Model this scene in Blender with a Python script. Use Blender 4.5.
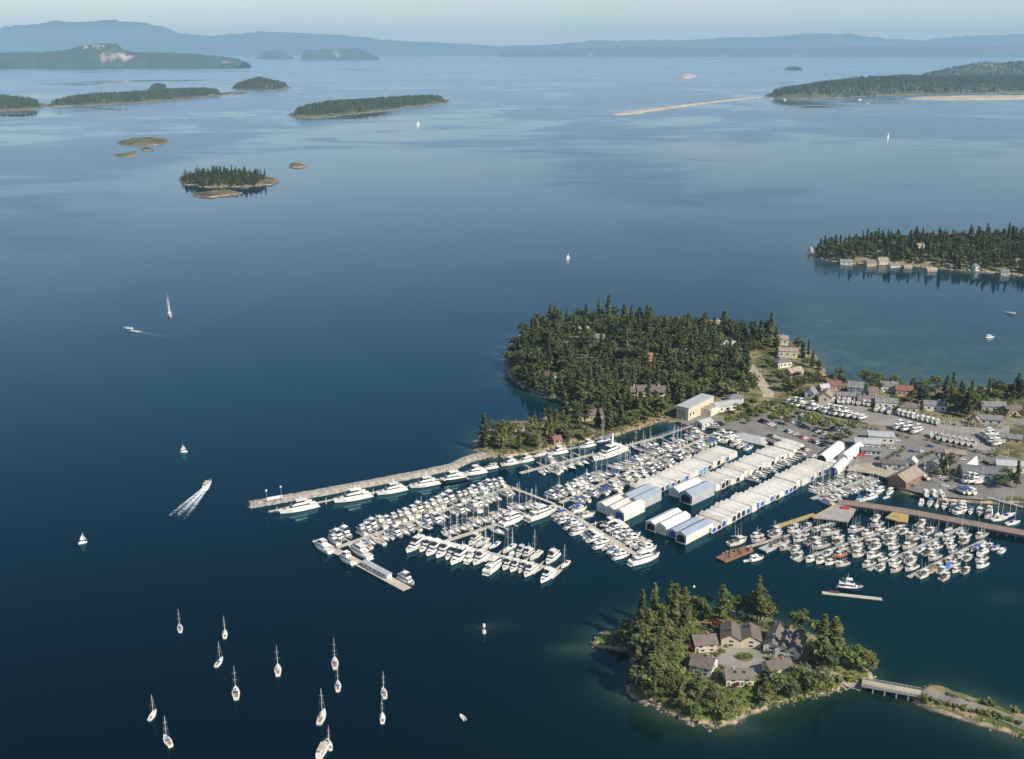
import bpy, math, random
import numpy as np
sc = bpy.context.scene
for o in list(bpy.data.objects): bpy.data.objects.remove(o)
R = math.radians
# ------------------------------------------------------------------ camera, sky, sun, exposure
H, FPX, PITCH = 250.0, 1098.0, R(16.8)
cam = bpy.data.objects.new('camera', bpy.data.cameras.new('camera')); sc.collection.objects.link(cam)
cam.location = (0, 0, H); cam.rotation_euler = (R(90) - PITCH, 0, 0)
cam.data.sensor_width = 36; cam.data.lens = FPX / 1024 * 36
cam.data.clip_start = 1; cam.data.clip_end = 300000
sc.camera = cam
SUN_EL, SUN_AZ = R(39), R(130)            # azimuth clockwise from +Y
w = bpy.data.worlds.new('World'); sc.world = w; w.use_nodes = True
nt = w.node_tree; bg = nt.nodes['Background']
sky = nt.nodes.new('ShaderNodeTexSky'); sky.sky_type = 'NISHITA'; sky.sun_disc = False
sky.sun_elevation = SUN_EL; sky.sun_rotation = SUN_AZ; sky.altitude = 200
sky.air_density = 1.0; sky.dust_density = .25; sky.ozone_density = 1.8
tc = nt.nodes.new('ShaderNodeTexCoord'); mp = nt.nodes.new('ShaderNodeMapping')
mp.inputs['Scale'].default_value = (5, 5, 42)
cn = nt.nodes.new('ShaderNodeTexNoise'); cn.inputs['Scale'].default_value = 1.6; cn.inputs['Detail'].default_value = 5
cr = nt.nodes.new('ShaderNodeMapRange'); cr.inputs[1].default_value = .36; cr.inputs[2].default_value = .70
cr.inputs[3].default_value = 0; cr.inputs[4].default_value = .7
mx = nt.nodes.new('ShaderNodeMix'); mx.data_type = 'RGBA'
mx.inputs[7].default_value = (8.2, 7.4, 7.7, 1)
L_ = nt.links.new
L_(tc.outputs['Generated'], mp.inputs[0]); L_(mp.outputs[0], cn.inputs['Vector']); L_(cn.outputs[0], cr.inputs[0])
sz = nt.nodes.new('ShaderNodeSeparateXYZ'); L_(tc.outputs['Generated'], sz.inputs[0])
cz = nt.nodes.new('ShaderNodeMapRange'); cz.inputs[1].default_value = .16; cz.inputs[2].default_value = .03; L_(sz.outputs[2], cz.inputs[0])
cm = nt.nodes.new('ShaderNodeMath'); cm.operation = 'MULTIPLY'; L_(cr.outputs[0], cm.inputs[0]); L_(cz.outputs[0], cm.inputs[1])
L_(cm.outputs[0], mx.inputs[0]); L_(sky.outputs[0], mx.inputs[6]); L_(mx.outputs[2], bg.inputs[0])
bg.inputs[1].default_value = .09
sun = bpy.data.objects.new('sun', bpy.data.lights.new('sun', 'SUN')); sc.collection.objects.link(sun)
sun.data.energy = 5.0; sun.data.angle = R(.53); sun.data.color = (1, .93, .82)
sun.rotation_euler = (R(90) - SUN_EL, 0, math.pi - SUN_AZ)
vs = sc.view_settings; vs.view_transform = 'Standard'; vs.look = 'None'; vs.exposure = .38; vs.gamma = 1; vs.use_curve_mapping = False
sc.cycles.use_denoising = True; sc.cycles.max_bounces = 6; sc.cycles.volume_bounces = 0
HAZE_DENSITY = 4.1e-5
# ------------------------------------------------------------------ helpers
rnd = random.Random(7); nr = np.random.RandomState(11)
def P(px, py, z=0.0):
    """where the sight line through a photo pixel meets the level z: a real map position"""
    dx, dz = (px - 512) / FPX, (379.5 - py) / FPX
    d = (dx, math.cos(PITCH) + dz * math.sin(PITCH), -math.sin(PITCH) + dz * math.cos(PITCH))
    t = (z - H) / d[2]
    return np.array([d[0] * t, d[1] * t])
def PP(pts, z=0.0): return [P(a, b, z) for a, b in pts]
def hyp(v): return math.hypot(v[0], v[1])
class MB:
    def __init__(s): s.v = []; s.f = []; s.m = []
    def add(s, vs_, fs, mi=0):
        n = len(s.v); s.v += [tuple(map(float, q)) for q in vs_]
        s.f += [tuple(i + n for i in f) for f in fs]; s.m += [mi] * len(fs)
    def hexa(s, b, t, mi=0):      # bottom ring, top ring
        n = len(b); fs = [tuple(range(n - 1, -1, -1)), tuple(range(n, 2 * n))]
        fs += [(i, (i + 1) % n, n + (i + 1) % n, n + i) for i in range(n)]
        s.add(list(b) + list(t), fs, mi)
    def box(s, x0, x1, y0, y1, z0, z1, mi=0):
        s.hexa([(x0, y0, z0), (x1, y0, z0), (x1, y1, z0), (x0, y1, z0)], [(x0, y0, z1), (x1, y0, z1), (x1, y1, z1), (x0, y1, z1)], mi)
    def frus(s, x0, x1, w, z0, z1, fr=0, br=0, ty=0, mi=0, yc=0):
        s.hexa([(x0, yc - w, z0), (x1, yc - w, z0), (x1, yc + w, z0), (x0, yc + w, z0)],
               [(x0 + br, yc - w + ty, z1), (x1 - fr, yc - w + ty, z1), (x1 - fr, yc + w - ty, z1), (x0 + br, yc + w - ty, z1)], mi)
    def band(s, x0, x1, w, z0, z1, fr, br, ty, f0, f1, off=.03, mi=0, ex0=0, ex1=0):
        k = f1 - f0
        s.frus(x0 + br * f0 - off + ex0, x1 - fr * f0 + off - ex1, w - ty * f0 + off, z0 + (z1 - z0) * f0, z0 + (z1 - z0) * f1, fr * k, br * k, ty * k, mi)
    def tube(s, p, q, r0, r1=None, n=6, mi=0):
        r1 = r0 if r1 is None else r1
        p = np.array(p, float); q = np.array(q, float); d = q - p; d /= np.linalg.norm(d)
        a = np.cross(d, (0, 0, 1) if abs(d[2]) < .9 else (1, 0, 0)); a /= np.linalg.norm(a); b = np.cross(d, a)
        c = [(math.cos(6.2832 * i / n), math.sin(6.2832 * i / n)) for i in range(n)]
        s.hexa([p + r0 * (x * a + y * b) for x, y in c], [q + r1 * (x * a + y * b) for x, y in c], mi)
    def prism(s, poly, z0, z1, mi=0):
        a = sum(poly[i][0] * poly[(i + 1) % len(poly)][1] - poly[(i + 1) % len(poly)][0] * poly[i][1] for i in range(len(poly)))
        if a < 0: poly = poly[::-1]
        s.hexa([(x, y, z0) for x, y in poly], [(x, y, z1) for x, y in poly], mi)
    def data(s, name, mats, smooth=False):
        return mkmesh(name, s.v, s.f, mats, s.m, smooth)
def mkmesh(name, v, f, mats, mi=None, smooth=False):
    me = bpy.data.meshes.new(name); me.from_pydata([tuple(q) for q in v], [], [tuple(q) for q in f])
    if not isinstance(mats, (list, tuple)): mats = [mats]
    for m in mats: me.materials.append(m)
    if mi is not None and len(mats) > 1: me.polygons.foreach_set('material_index', mi)
    if smooth: me.polygons.foreach_set('use_smooth', [True] * len(me.polygons))
    me.update(); return me
def ob(name, me, parent=None, loc=(0, 0, 0), rz=0, scale=None):
    o = bpy.data.objects.new(name, me); sc.collection.objects.link(o); o.location = loc
    if rz: o.rotation_euler = (0, 0, rz)
    if scale: o.scale = (scale,) * 3 if not isinstance(scale, tuple) else scale
    if parent: o.parent = parent
    return o
def tag(o, label=None, cat=None, group=None, kind=None):
    if label: o['label'] = label
    if cat: o['category'] = cat
    if group: o['group'] = group
    if kind: o['kind'] = kind
    return o
def spawn(name, parts, loc, rz=0, scale=None, label=None, cat=None, group=None):
    """an Empty at the thing's base; parts = [(name, mesh, [(sub name, mesh)...])...] share their mesh data with every copy"""
    r = ob(name, None, None, loc, rz, scale); r.empty_display_size = .5
    tag(r, label, cat, group)
    for p in parts:
        c = ob(p[0], p[1], r)
        for q in (p[2] if len(p) > 2 else []): ob(q[0], q[1], c)
    return r
ORD = 'zeroth first second third fourth fifth sixth seventh eighth ninth tenth eleventh twelfth thirteenth fourteenth fifteenth sixteenth seventeenth eighteenth nineteenth'.split()
TEN = {2: 'twent', 3: 'thirt', 4: 'fort', 5: 'fift', 6: 'sixt', 7: 'sevent', 8: 'eight', 9: 'ninet'}
def ordw(n):
    if n < 20: return ORD[n]
    if n < 100: return TEN[n // 10] + ('ieth' if n % 10 == 0 else 'y-' + ORD[n % 10])
    return 'hundredth' if n == 100 else ('hundred-and-' if n < 200 else 'two-hundred-and-') + ordw(n % 100)
# ------------------------------------------------------------------ materials
def mat(name, col, col2=None, scale=1.0, rough=.6, detail=4, metal=0, rand=0, bump=0, lo=.35, hi=.65, spec=.5, coord='Object', hue=0):
    m = bpy.data.materials.new(name); m.use_nodes = True; t = m.node_tree; b = t.nodes['Principled BSDF']
    b.inputs['Roughness'].default_value = rough; b.inputs['Metallic'].default_value = metal
    b.inputs['Specular IOR Level'].default_value = spec
    c1 = (*col, 1); c2 = (*(col2 or tuple(x * .8 for x in col)), 1)
    g = t.nodes.new('ShaderNodeTexCoord') if coord != 'World' else t.nodes.new('ShaderNodeNewGeometry')
    n = t.nodes.new('ShaderNodeTexNoise'); n.inputs['Scale'].default_value = scale; n.inputs['Detail'].default_value = detail
    t.links.new(g.outputs['Position' if coord == 'World' else coord], n.inputs['Vector'])
    mr = t.nodes.new('ShaderNodeMapRange'); mr.inputs[1].default_value = lo; mr.inputs[2].default_value = hi
    t.links.new(n.outputs[0], mr.inputs[0])
    x = t.nodes.new('ShaderNodeMix'); x.data_type = 'RGBA'; x.inputs[6].default_value = c1; x.inputs[7].default_value = c2
    t.links.new(mr.outputs[0], x.inputs[0]); out = x.outputs[2]
    if rand or hue:
        oi = t.nodes.new('ShaderNodeObjectInfo'); hs = t.nodes.new('ShaderNodeHueSaturation')
        a = t.nodes.new('ShaderNodeMapRange'); a.inputs[3].default_value = 1 - rand; a.inputs[4].default_value = 1 + rand
        t.links.new(oi.outputs['Random'], a.inputs[0]); t.links.new(a.outputs[0], hs.inputs['Value'])
        if hue:
            k = t.nodes.new('ShaderNodeMath'); k.operation = 'MULTIPLY'; k.inputs[1].default_value = 7.31
            k2 = t.nodes.new('ShaderNodeMath'); k2.operation = 'FRACT'
            h = t.nodes.new('ShaderNodeMapRange'); h.inputs[3].default_value = .5 - hue; h.inputs[4].default_value = .5 + hue
            t.links.new(oi.outputs['Random'], k.inputs[0]); t.links.new(k.outputs[0], k2.inputs[0]); t.links.new(k2.outputs[0], h.inputs[0]); t.links.new(h.outputs[0], hs.inputs['Hue'])
        t.links.new(out, hs.inputs['Color']); out = hs.outputs[0]
    t.links.new(out, b.inputs['Base Color'])
    if bump:
        bp = t.nodes.new('ShaderNodeBump'); bp.inputs['Strength'].default_value = .6; bp.inputs['Distance'].default_value = bump
        t.links.new(n.outputs[0], bp.inputs['Height']); t.links.new(bp.outputs[0], b.inputs['Normal'])
    return m
M = {}
def D(k, *a, **kw): M[k] = mat(k, *a, **kw)
D('gelcoat', (.79, .77, .72), (.70, .68, .62), .5, .28, rand=.10, hue=.012)
D('cream', (.72, .66, .52), (.64, .58, .45), .5, .35)
D('navy_hull', (.012, .02, .06), (.02, .03, .08), .5, .2)
D('black_hull', (.015, .016, .02), (.03, .03, .03), .5, .25)
D('deck', (.70, .67, .60), (.55, .52, .46), .8, .6, rand=.06)
D('teak', (.34, .22, .12), (.25, .16, .09), 2, .7)
D('glass', (.012, .016, .02), (.02, .025, .03), 1, .08)
D('boot', (.03, .05, .12), (.05, .06, .1), .5, .4)
D('boot_red', (.25, .04, .03), (.18, .04, .03), .5, .5)
D('metal', (.62, .63, .65), (.5, .5, .52), 1, .35, metal=.6)
D('mast', (.72, .72, .70), (.6, .6, .6), 1, .4)
D('rigging', (.3, .3, .3), None, 1, .5)
D('canvas_blue', (.03, .09, .32), (.04, .08, .24), 1.5, .8, rand=.15)
D('canvas_beige', (.5, .43, .32), (.42, .36, .26), 1.5, .85)
D('canvas_black', (.02, .02, .025), (.035, .035, .04), 1.5, .8)
D('canvas_green', (.03, .14, .09), (.03, .10, .07), 1.5, .8)
D('canvas_white', (.74, .73, .70), (.6, .6, .58), .7, .8)
D('fish_white', (.74, .71, .64), (.58, .54, .47), .9, .5, rand=.12)
D('fish_green', (.04, .16, .10), (.05, .12, .08), .9, .5)
D('fish_orange', (.50, .13, .05), (.38, .11, .05), .9, .5)
D('fish_grey', (.46, .45, .42), (.34, .32, .29), .9, .6, rand=.15)
D('gear', (.22, .17, .12), (.10, .09, .08), 1.2, .8, rand=.3, hue=.05)
D('rust', (.24, .12, .06), (.16, .10, .07), .8, .85)
D('dock', (.52, .47, .38), (.38, .34, .28), .6, .85, coord='World')
D('dock_grey', (.42, .40, .36), (.30, .29, .26), .6, .85, coord='World')
D('float_side', (.12, .11, .10), (.07, .07, .07), 1, .8)
D('pile', (.30, .25, .19), (.16, .14, .12), 1, .85)
D('pile_white', (.70, .69, .66), (.5, .5, .48), 1, .6)
D('pier_brown', (.27, .19, .15), (.19, .14, .115), .35, .85, coord='World')
D('yellow_paint', (.46, .33, .10), (.34, .25, .09), .5, .7, coord='World')
D('concrete', (.36, .34, .30), (.27, .255, .23), .25, .9, coord='World')
D('asphalt', (.215, .195, .172), (.15, .138, .125), .08, .9, coord='World', detail=7)
D('asphalt_pale', (.29, .265, .23), (.21, .195, .17), .08, .9, coord='World', detail=7)
D('road', (.25, .225, .195), (.17, .155, .135), .15, .9, coord='World', detail=6)
D('gravel', (.42, .36, .27), (.30, .26, .19), .12, .95, coord='World', detail=8)
D('paint', (.75, .75, .72), (.6, .6, .58), .8, .7, coord='World')
D('rock', (.38, .34, .28), (.20, .18, .155), .45, .95, coord='World', detail=9, bump=.4)
D('grass', (.10, .125, .035), (.20, .175, .075), .07, .95, coord='World', detail=6)
D('wall_white', (.66, .63, .56), (.55, .52, .46), .3, .75)
D('wall_cream', (.60, .52, .38), (.5, .43, .31), .3, .75)
D('wall_tan', (.42, .33, .24), (.34, .27, .2), .3, .8)
D('wall_grey', (.40, .41, .41), (.32, .33, .33), .3, .8)
D('wall_blue', (.30, .38, .44), (.25, .32, .38), .3, .8)
D('wall_pink', (.55, .33, .26), (.46, .28, .22), .3, .8)
D('roof_brown', (.155, .125, .102), (.115, .095, .08), .5, .9, rand=.12)
D('roof_grey', (.20, .195, .19), (.14, .14, .14), .5, .9, rand=.15)
D('roof_tan', (.34, .27, .20), (.26, .21, .16), .5, .9, rand=.1)
D('roof_red', (.23, .105, .075), (.17, .08, .06), .5, .9)
D('roof_purple', (.17, .14, .15), (.13, .11, .115), .5, .9)
D('roof_metal', (.46, .46, .44), (.36, .36, .35), .3, .5)
D('window_frame', (.75, .74, .70), None, 1, .5)
D('door_paint', (.20, .12, .08), None, 1, .5)
D('brick', (.30, .15, .10), (.22, .12, .09), 2, .9)
D('shed_wall', (.74, .71, .63), (.56, .53, .46), .35, .7, rand=.10)
D('shed_roof', (.70, .655, .56), (.52, .48, .41), .28, .75, rand=.12)
D('shed_roof_blue', (.30, .34, .40), (.24, .28, .33), .3, .55)
D('shed_roof_white', (.76, .73, .66), (.60, .57, .51), .3, .6)
D('door_blue', (.025, .095, .36), (.03, .08, .27), .6, .45, rand=.25)
D('door_pale_blue', (.12, .30, .62), (.10, .25, .5), .6, .45)
D('inside_shade', (.012, .012, .014), None, 1, .9)  # near-black colour painted for the shade inside open mouths
D('tent', (.82, .81, .78), (.76, .75, .72), .2, .5)
D('bark', (.10, .07, .05), (.16, .12, .09), 2, .95)
D('bark_pale', (.30, .24, .18), (.2, .15, .11), 2, .95)
D('fir', (.052, .070, .024), (.140, .150, .050), .5, .8, rand=.28, hue=.02, spec=.2)
D('fir_light', (.066, .088, .028), (.165, .170, .058), .5, .8, rand=.25, hue=.025, spec=.2)
D('leaf', (.065, .09, .025), (.175, .175, .055), .5, .8, rand=.25, hue=.03, spec=.2)
D('leaf_yellow', (.12, .15, .03), (.22, .225, .06), .6, .8, rand=.2, hue=.02, spec=.2)
D('leaf_red', (.09, .02, .015), (.14, .035, .02), .6, .8, spec=.2)
D('leaf_grey', (.11, .125, .085), (.20, .20, .14), .6, .8, spec=.2)
D('wood_far', (.022, .038, .016), (.06, .075, .028), .035, .9, coord='World', spec=.1)
D('under', (.07, .085, .028), (.15, .14, .055), .12, .9, coord='World', spec=.1)
D('car_white', (.75, .75, .74), None, 1, .25); D('car_silver', (.42, .43, .45), None, 1, .3, metal=.4); D('car_black', (.015, .015, .017), None, 1, .2)
D('car_blue', (.03, .07, .22), None, 1, .25); D('car_red', (.38, .02, .02), None, 1, .25); D('tyre', (.015, .015, .015), None, 1, .9)
D('red_tarp', (.42, .035, .04), (.34, .03, .035), 1, .7); D('blue_tarp', (.05, .18, .55), (.04, .14, .42), 1, .6); D('green_tarp', (.06, .30, .22), (.05, .22, .16), .6, .7)
D('wood_brown', (.36, .18, .08), (.26, .14, .07), 1, .6)

def foam_mat():
    m = mat('foam', (.78, .80, .80), (.6, .66, .7), .4, .7, coord='World'); t = m.node_tree; b = t.nodes['Principled BSDF']
    g = t.nodes.new('ShaderNodeTexCoord'); n = t.nodes.new('ShaderNodeTexNoise'); n.inputs['Scale'].default_value = .55; n.inputs['Detail'].default_value = 8
    t.links.new(g.outputs['Object'], n.inputs['Vector'])
    at = t.nodes.new('ShaderNodeAttribute'); at.attribute_name = 'dens'
    s = t.nodes.new('ShaderNodeMath'); s.operation = 'ADD'; t.links.new(n.outputs[0], s.inputs[0]); t.links.new(at.outputs['Fac'], s.inputs[1])
    r = t.nodes.new('ShaderNodeMapRange'); r.inputs[1].default_value = .85; r.inputs[2].default_value = 1.25
    r.inputs[1].default_value = .72; r.inputs[2].default_value = 1.3; t.links.new(s.outputs[0], r.inputs[0]); t.links.new(r.outputs[0], b.inputs['Alpha'])
    return m
M['foam'] = foam_mat()

def water_mat():
    m = bpy.data.materials.new('sea_water'); m.use_nodes = True; t = m.node_tree; t.nodes.remove(t.nodes['Principled BSDF']); N = t.nodes.new; K = t.links.new
    df = N('ShaderNodeBsdfDiffuse'); gl = N('ShaderNodeBsdfGlossy'); fr = N('ShaderNodeFresnel'); ms = N('ShaderNodeMixShader')
    fr.inputs['IOR'].default_value = 1.333
    K(fr.outputs[0], ms.inputs[0]); K(df.outputs[0], ms.inputs[1]); K(gl.outputs[0], ms.inputs[2]); K(ms.outputs[0], t.nodes['Material Output'].inputs['Surface'])
    geo = N('ShaderNodeNewGeometry')
    def noise(scale, vec, detail=4, dist=0):
        n = N('ShaderNodeTexNoise'); n.inputs['Scale'].default_value = scale; n.inputs['Detail'].default_value = detail; n.inputs['Distortion'].default_value = dist
        K(vec, n.inputs['Vector']); return n.outputs[0]
    def mapping(s, rz=0):
        q = N('ShaderNodeMapping'); q.inputs['Scale'].default_value = s; q.inputs['Rotation'].default_value = (0, 0, rz); K(geo.outputs['Position'], q.inputs[0]); return q.outputs[0]
    def rng(x, a, c, d, e):
        q = N('ShaderNodeMapRange'); q.interpolation_type = 'SMOOTHSTEP'
        for i, val in enumerate((a, c, d, e)): q.inputs[i + 1].default_value = val
        K(x, q.inputs[0]); return q.outputs[0]
    def math_(op, x, y):
        q = N('ShaderNodeMath'); q.operation = op
        for i, val in enumerate((x, y)):
            if isinstance(val, (int, float)): q.inputs[i].default_value = val
            else: K(val, q.inputs[i])
        return q.outputs[0]
    def mix(f, a, c):
        q = N('ShaderNodeMix'); q.data_type = 'RGBA'; K(f, q.inputs[0])
        for i, val in ((6, a), (7, c)):
            if isinstance(val, tuple): q.inputs[i].default_value = (*val, 1)
            else: K(val, q.inputs[i])
        return q.outputs[2]
    K(mix(rng(fr.outputs[0], .02, .34, 0, 1), (.22, .74, .95), (.93, .97, 1.0)), gl.inputs['Color'])
    a1 = N('ShaderNodeAttribute'); a1.attribute_name = 'shallow'
    a2 = N('ShaderNodeAttribute'); a2.attribute_name = 'green'
    var = rng(noise(.004, geo.outputs['Position'], 3), .35, .65, 0, 1)
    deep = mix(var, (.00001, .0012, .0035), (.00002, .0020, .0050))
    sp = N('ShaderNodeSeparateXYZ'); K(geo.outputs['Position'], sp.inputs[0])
    deep = mix(rng(sp.outputs[1], 380, 900, 0, 1), deep, (.0001, .0200, .0340))     # base colour grows bluer and brighter farther out along y
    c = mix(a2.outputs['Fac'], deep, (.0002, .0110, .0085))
    bot = mix(rng(noise(.06, geo.outputs['Position'], 6), .35, .65, 0, 1), (.030, .065, .045), (.065, .095, .060))
    c = mix(a1.outputs['Fac'], c, bot)
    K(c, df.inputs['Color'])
    # wind: calm slicks and ruffled lanes, drawn out across the strait
    lanes = noise(1, mapping((.00075, .00050, 0), R(24)), 7, 1.6)
    lanes2 = noise(1, mapping((.0030, .0042, 0), R(-18)), 6, 1.4)
    wind = rng(math_('ADD', math_('ADD', math_('MULTIPLY', lanes, .68), math_('MULTIPLY', lanes2, .32)), rng(sp.outputs[1], 1700, 5200, -.012, .055)), .40, .60, 0, 1)
    K(rng(wind, 0, 1, .04, .27), gl.inputs['Roughness'])
    rip = noise(.32, mapping((1, .55, 0), R(25)), 6)
    swell = noise(.035, mapping((1, .6, 0), R(20)), 3)
    hgt = math_('ADD', math_('MULTIPLY', rip, .8), math_('MULTIPLY', swell, 2.2))
    bp = N('ShaderNodeBump'); bp.inputs['Distance'].default_value = .30
    K(rng(wind, 0, 1, .075, .32), bp.inputs['Strength']); K(hgt, bp.inputs['Height']); [K(bp.outputs[0], q.inputs['Normal']) for q in (gl, fr)]
    return m
M['water'] = water_mat()

def land_mat(name, rock_top, grass_a, grass_b, dirt, s=1.0):
    m = bpy.data.materials.new(name); m.use_nodes = True; t = m.node_tree; b = t.nodes['Principled BSDF']; N = t.nodes.new; K = t.links.new
    b.inputs['Roughness'].default_value = .95; b.inputs['Specular IOR Level'].default_value = .2
    geo = N('ShaderNodeNewGeometry'); sx = N('ShaderNodeSeparateXYZ'); K(geo.outputs['Position'], sx.inputs[0])
    def noise(scale, d=5):
        n = N('ShaderNodeTexNoise'); n.inputs['Scale'].default_value = scale; n.inputs['Detail'].default_value = d; K(geo.outputs['Position'], n.inputs['Vector']); return n.outputs[0]
    def rng(x, a, c, d=0, e=1):
        q = N('ShaderNodeMapRange'); q.interpolation_type = 'SMOOTHSTEP'
        for i, val in enumerate((a, c, d, e)): q.inputs[i + 1].default_value = val
        K(x, q.inputs[0]); return q.outputs[0]
    def mix(f, a, c):
        q = N('ShaderNodeMix'); q.data_type = 'RGBA'; K(f, q.inputs[0])
        for i, val in ((6, a), (7, c)):
            if isinstance(val, tuple): q.inputs[i].default_value = (*val, 1)
            else: K(val, q.inputs[i])
        return q.outputs[2]
    n1 = noise(.045 * s); n2 = noise(.3 * s, 8); n3 = noise(.11 * s, 6)
    rock = mix(rng(n3, .42, .60), mix(rng(n2, .38, .62), (.47, .345, .22), (.27, .21, .145)), (.15, .13, .105))
    g = mix(rng(n1, .40, .60), grass_a, grass_b); g = mix(rng(n3, .52, .68), g, dirt)
    ad = N('ShaderNodeMath'); ad.operation = 'MULTIPLY_ADD'; K(n3, ad.inputs[0]); ad.inputs[1].default_value = rock_top * 1.2; K(sx.outputs[2], ad.inputs[2])
    f = rng(ad.outputs[0], rock_top * 1.35, rock_top * 1.85)
    c = mix(f, rock, g)
    tide = rng(sx.outputs[2], .15, .55)          # weed and barnacle band below high water
    c = mix(tide, (.065, .058, .04), c); K(c, b.inputs['Base Color'])
    bp = N('ShaderNodeBump'); bp.inputs['Distance'].default_value = .5; bp.inputs['Strength'].default_value = .7; K(n2, bp.inputs['Height']); K(bp.outputs[0], b.inputs['Normal'])
    return m
M['land'] = land_mat('land', 1.1, (.075, .082, .03), (.22, .185, .095), (.28, .225, .145))
D('shore_rock', (.30, .265, .21), (.13, .115, .10), .5, .95, coord='World', detail=9, bump=.3)
M['isle'] = land_mat('island_ground', 1.2, (.085, .115, .022), (.15, .15, .05), (.30, .22, .13))
M['isle_far'] = land_mat('far_island_ground', 2.0, (.05, .065, .03), (.10, .10, .05), (.16, .14, .08), .12)

# ------------------------------------------------------------------ land outlines (map coordinates)
def smooth_poly(pts, n=2):
    pts = [np.array(q) for q in pts]
    for _ in range(n):
        q = []
        for i in range(len(pts)):
            a, b = pts[i], pts[(i + 1) % len(pts)]; q += [a * .75 + b * .25, a * .25 + b * .75]
        pts = q
    return np.array(pts)
def sdist(poly, X, Y):
    """signed distance, positive inside"""
    poly = np.asarray(poly); sh = X.shape; x = X.ravel(); y = Y.ravel(); d = np.full(x.shape, 1e18); ins = np.zeros(x.shape, bool)
    for i in range(len(poly)):
        a = poly[i]; b = poly[(i + 1) % len(poly)]; e = b - a; l2 = max(e @ e, 1e-9)
        t = np.clip(((x - a[0]) * e[0] + (y - a[1]) * e[1]) / l2, 0, 1)
        d = np.minimum(d, (x - a[0] - t * e[0]) ** 2 + (y - a[1] - t * e[1]) ** 2)
        c = (a[1] > y) != (b[1] > y)
        if c.any():
            xi = a[0] + (y - a[1]) / (b[1] - a[1] if b[1] != a[1] else 1e-9) * e[0]; ins ^= c & (x < xi)
    return (np.where(ins, 1, -1) * np.sqrt(d)).reshape(sh)
def vnoise(X, Y, s, seed=0):
    """smooth value noise for relief"""
    r = np.random.RandomState(seed); T = r.rand(64, 64); x = X / s; y = Y / s
    xi = np.floor(x).astype(int); yi = np.floor(y).astype(int); fx = x - xi; fy = y - yi; fx = fx * fx * (3 - 2 * fx); fy = fy * fy * (3 - 2 * fy)
    g = lambda i, j: T[i % 64, j % 64]
    return (g(xi, yi) * (1 - fx) + g(xi + 1, yi) * fx) * (1 - fy) + (g(xi, yi + 1) * (1 - fx) + g(xi + 1, yi + 1) * fx) * fy - .5
MAIN = smooth_poly(PP([(478, 458), (474, 447), (478, 436), (495, 428), (515, 423), (535, 421), (552, 418), (566, 410), (566, 402), (548, 397), (534, 393), (520, 386), (508, 377), (505, 366), (506, 355), (510, 343), (520, 335),
    (540, 329), (560, 326), (600, 323), (650, 324), (700, 327), (730, 331), (765, 336), (790, 342), (812, 352), (822, 366), (826, 376), (838, 383), (870, 385), (920, 388), (960, 389), (1024, 388), (1260, 388), (1260, 530), (1130, 520), (1060, 508), (1024, 503), (1000, 505), (981, 504), (950, 502), (925, 499), (905, 494), (898, 492), (888, 480), (862, 473), (852, 469), (843, 472), (826, 468), (812, 462), (790, 452), (767, 443), (750, 437), (728, 432), (712, 430),
    (692, 427), (672, 422), (655, 423), (640, 429), (612, 437), (582, 443), (555, 450), (521, 456), (500, 458)]), 1)
ISLE = smooth_poly(PP([(591, 644), (602, 634), (618, 629), (640, 618), (665, 611), (700, 609), (744, 614), (797, 628), (838, 644), (860, 662), (878, 682), (862, 690), (845, 688), (829, 694), (811, 698), (779, 707), (753, 717), (744, 728), (712, 728), (677, 723), (662, 714), (647, 704),
    (621, 692), (630, 680), (636, 666), (631, 651), (612, 650), (595, 649)]), 2)
CAUSE = smooth_poly(PP([(911, 698), (917, 688), (930, 685), (955, 692), (985, 703), (1050, 724), (1120, 745), (1120, 790), (1050, 757), (1020, 737), (985, 728), (955, 719), (930, 711), (914, 705)]), 1)
EAST = smooth_poly(PP([(805, 250), (813, 257.5), (840, 263), (870, 265), (900, 265.5), (930, 268), (960, 271), (1000, 274), (1060, 279), (1260, 294), (1260, 237), (1000, 238), (940, 240), (880, 242), (830, 245)]), 1)
HILL0, HILL1 = P(600, 352), P(778, 350)
def gauss(X, Y, c, rx, ry): return np.exp(-((X - c[0]) / rx) ** 2 - ((Y - c[1]) / ry) ** 2)
GZ = 2.2
def main_h(X, Y):
    X = np.asarray(X, float); Y = np.asarray(Y, float); d = sdist(MAIN, X, Y) + vnoise(X, Y, 9, 3) * 2.0 * (gauss(X, Y, HILL0, 190, 150) > .12)
    s = np.clip(d / 30, 0, 1); s = s * s * (3 - 2 * s)
    return np.clip(d * .7, -3, GZ) + s * (13 * gauss(X, Y, HILL0, 95, 75) + 5 * gauss(X, Y, HILL1, 40, 45))
def isle_h(X, Y):
    X = np.asarray(X, float); Y = np.asarray(Y, float); d = sdist(ISLE, X, Y) + vnoise(X, Y, 7, 5) * 5 + vnoise(X, Y, 2.6, 9) * 2.4
    s = np.clip(d / 16, 0, 1)
    return np.clip(d * .55, -3, 1.6) + s * s * (3 - 2 * s) * 2.6
def cause_h(X, Y):
    d = sdist(CAUSE, np.asarray(X, float), np.asarray(Y, float)) + vnoise(np.asarray(X, float), np.asarray(Y, float), 3, 8) * 1.2
    return np.clip(d * .8, -3, 2.6)
def east_h(X, Y):
    X = np.asarray(X, float); Y = np.asarray(Y, float); d = sdist(EAST, X, Y) + vnoise(X, Y, 22, 5) * 10
    return np.clip(d * .35, -3, 4.5) + np.clip((d - 10) * .10, 0, 11)
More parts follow.
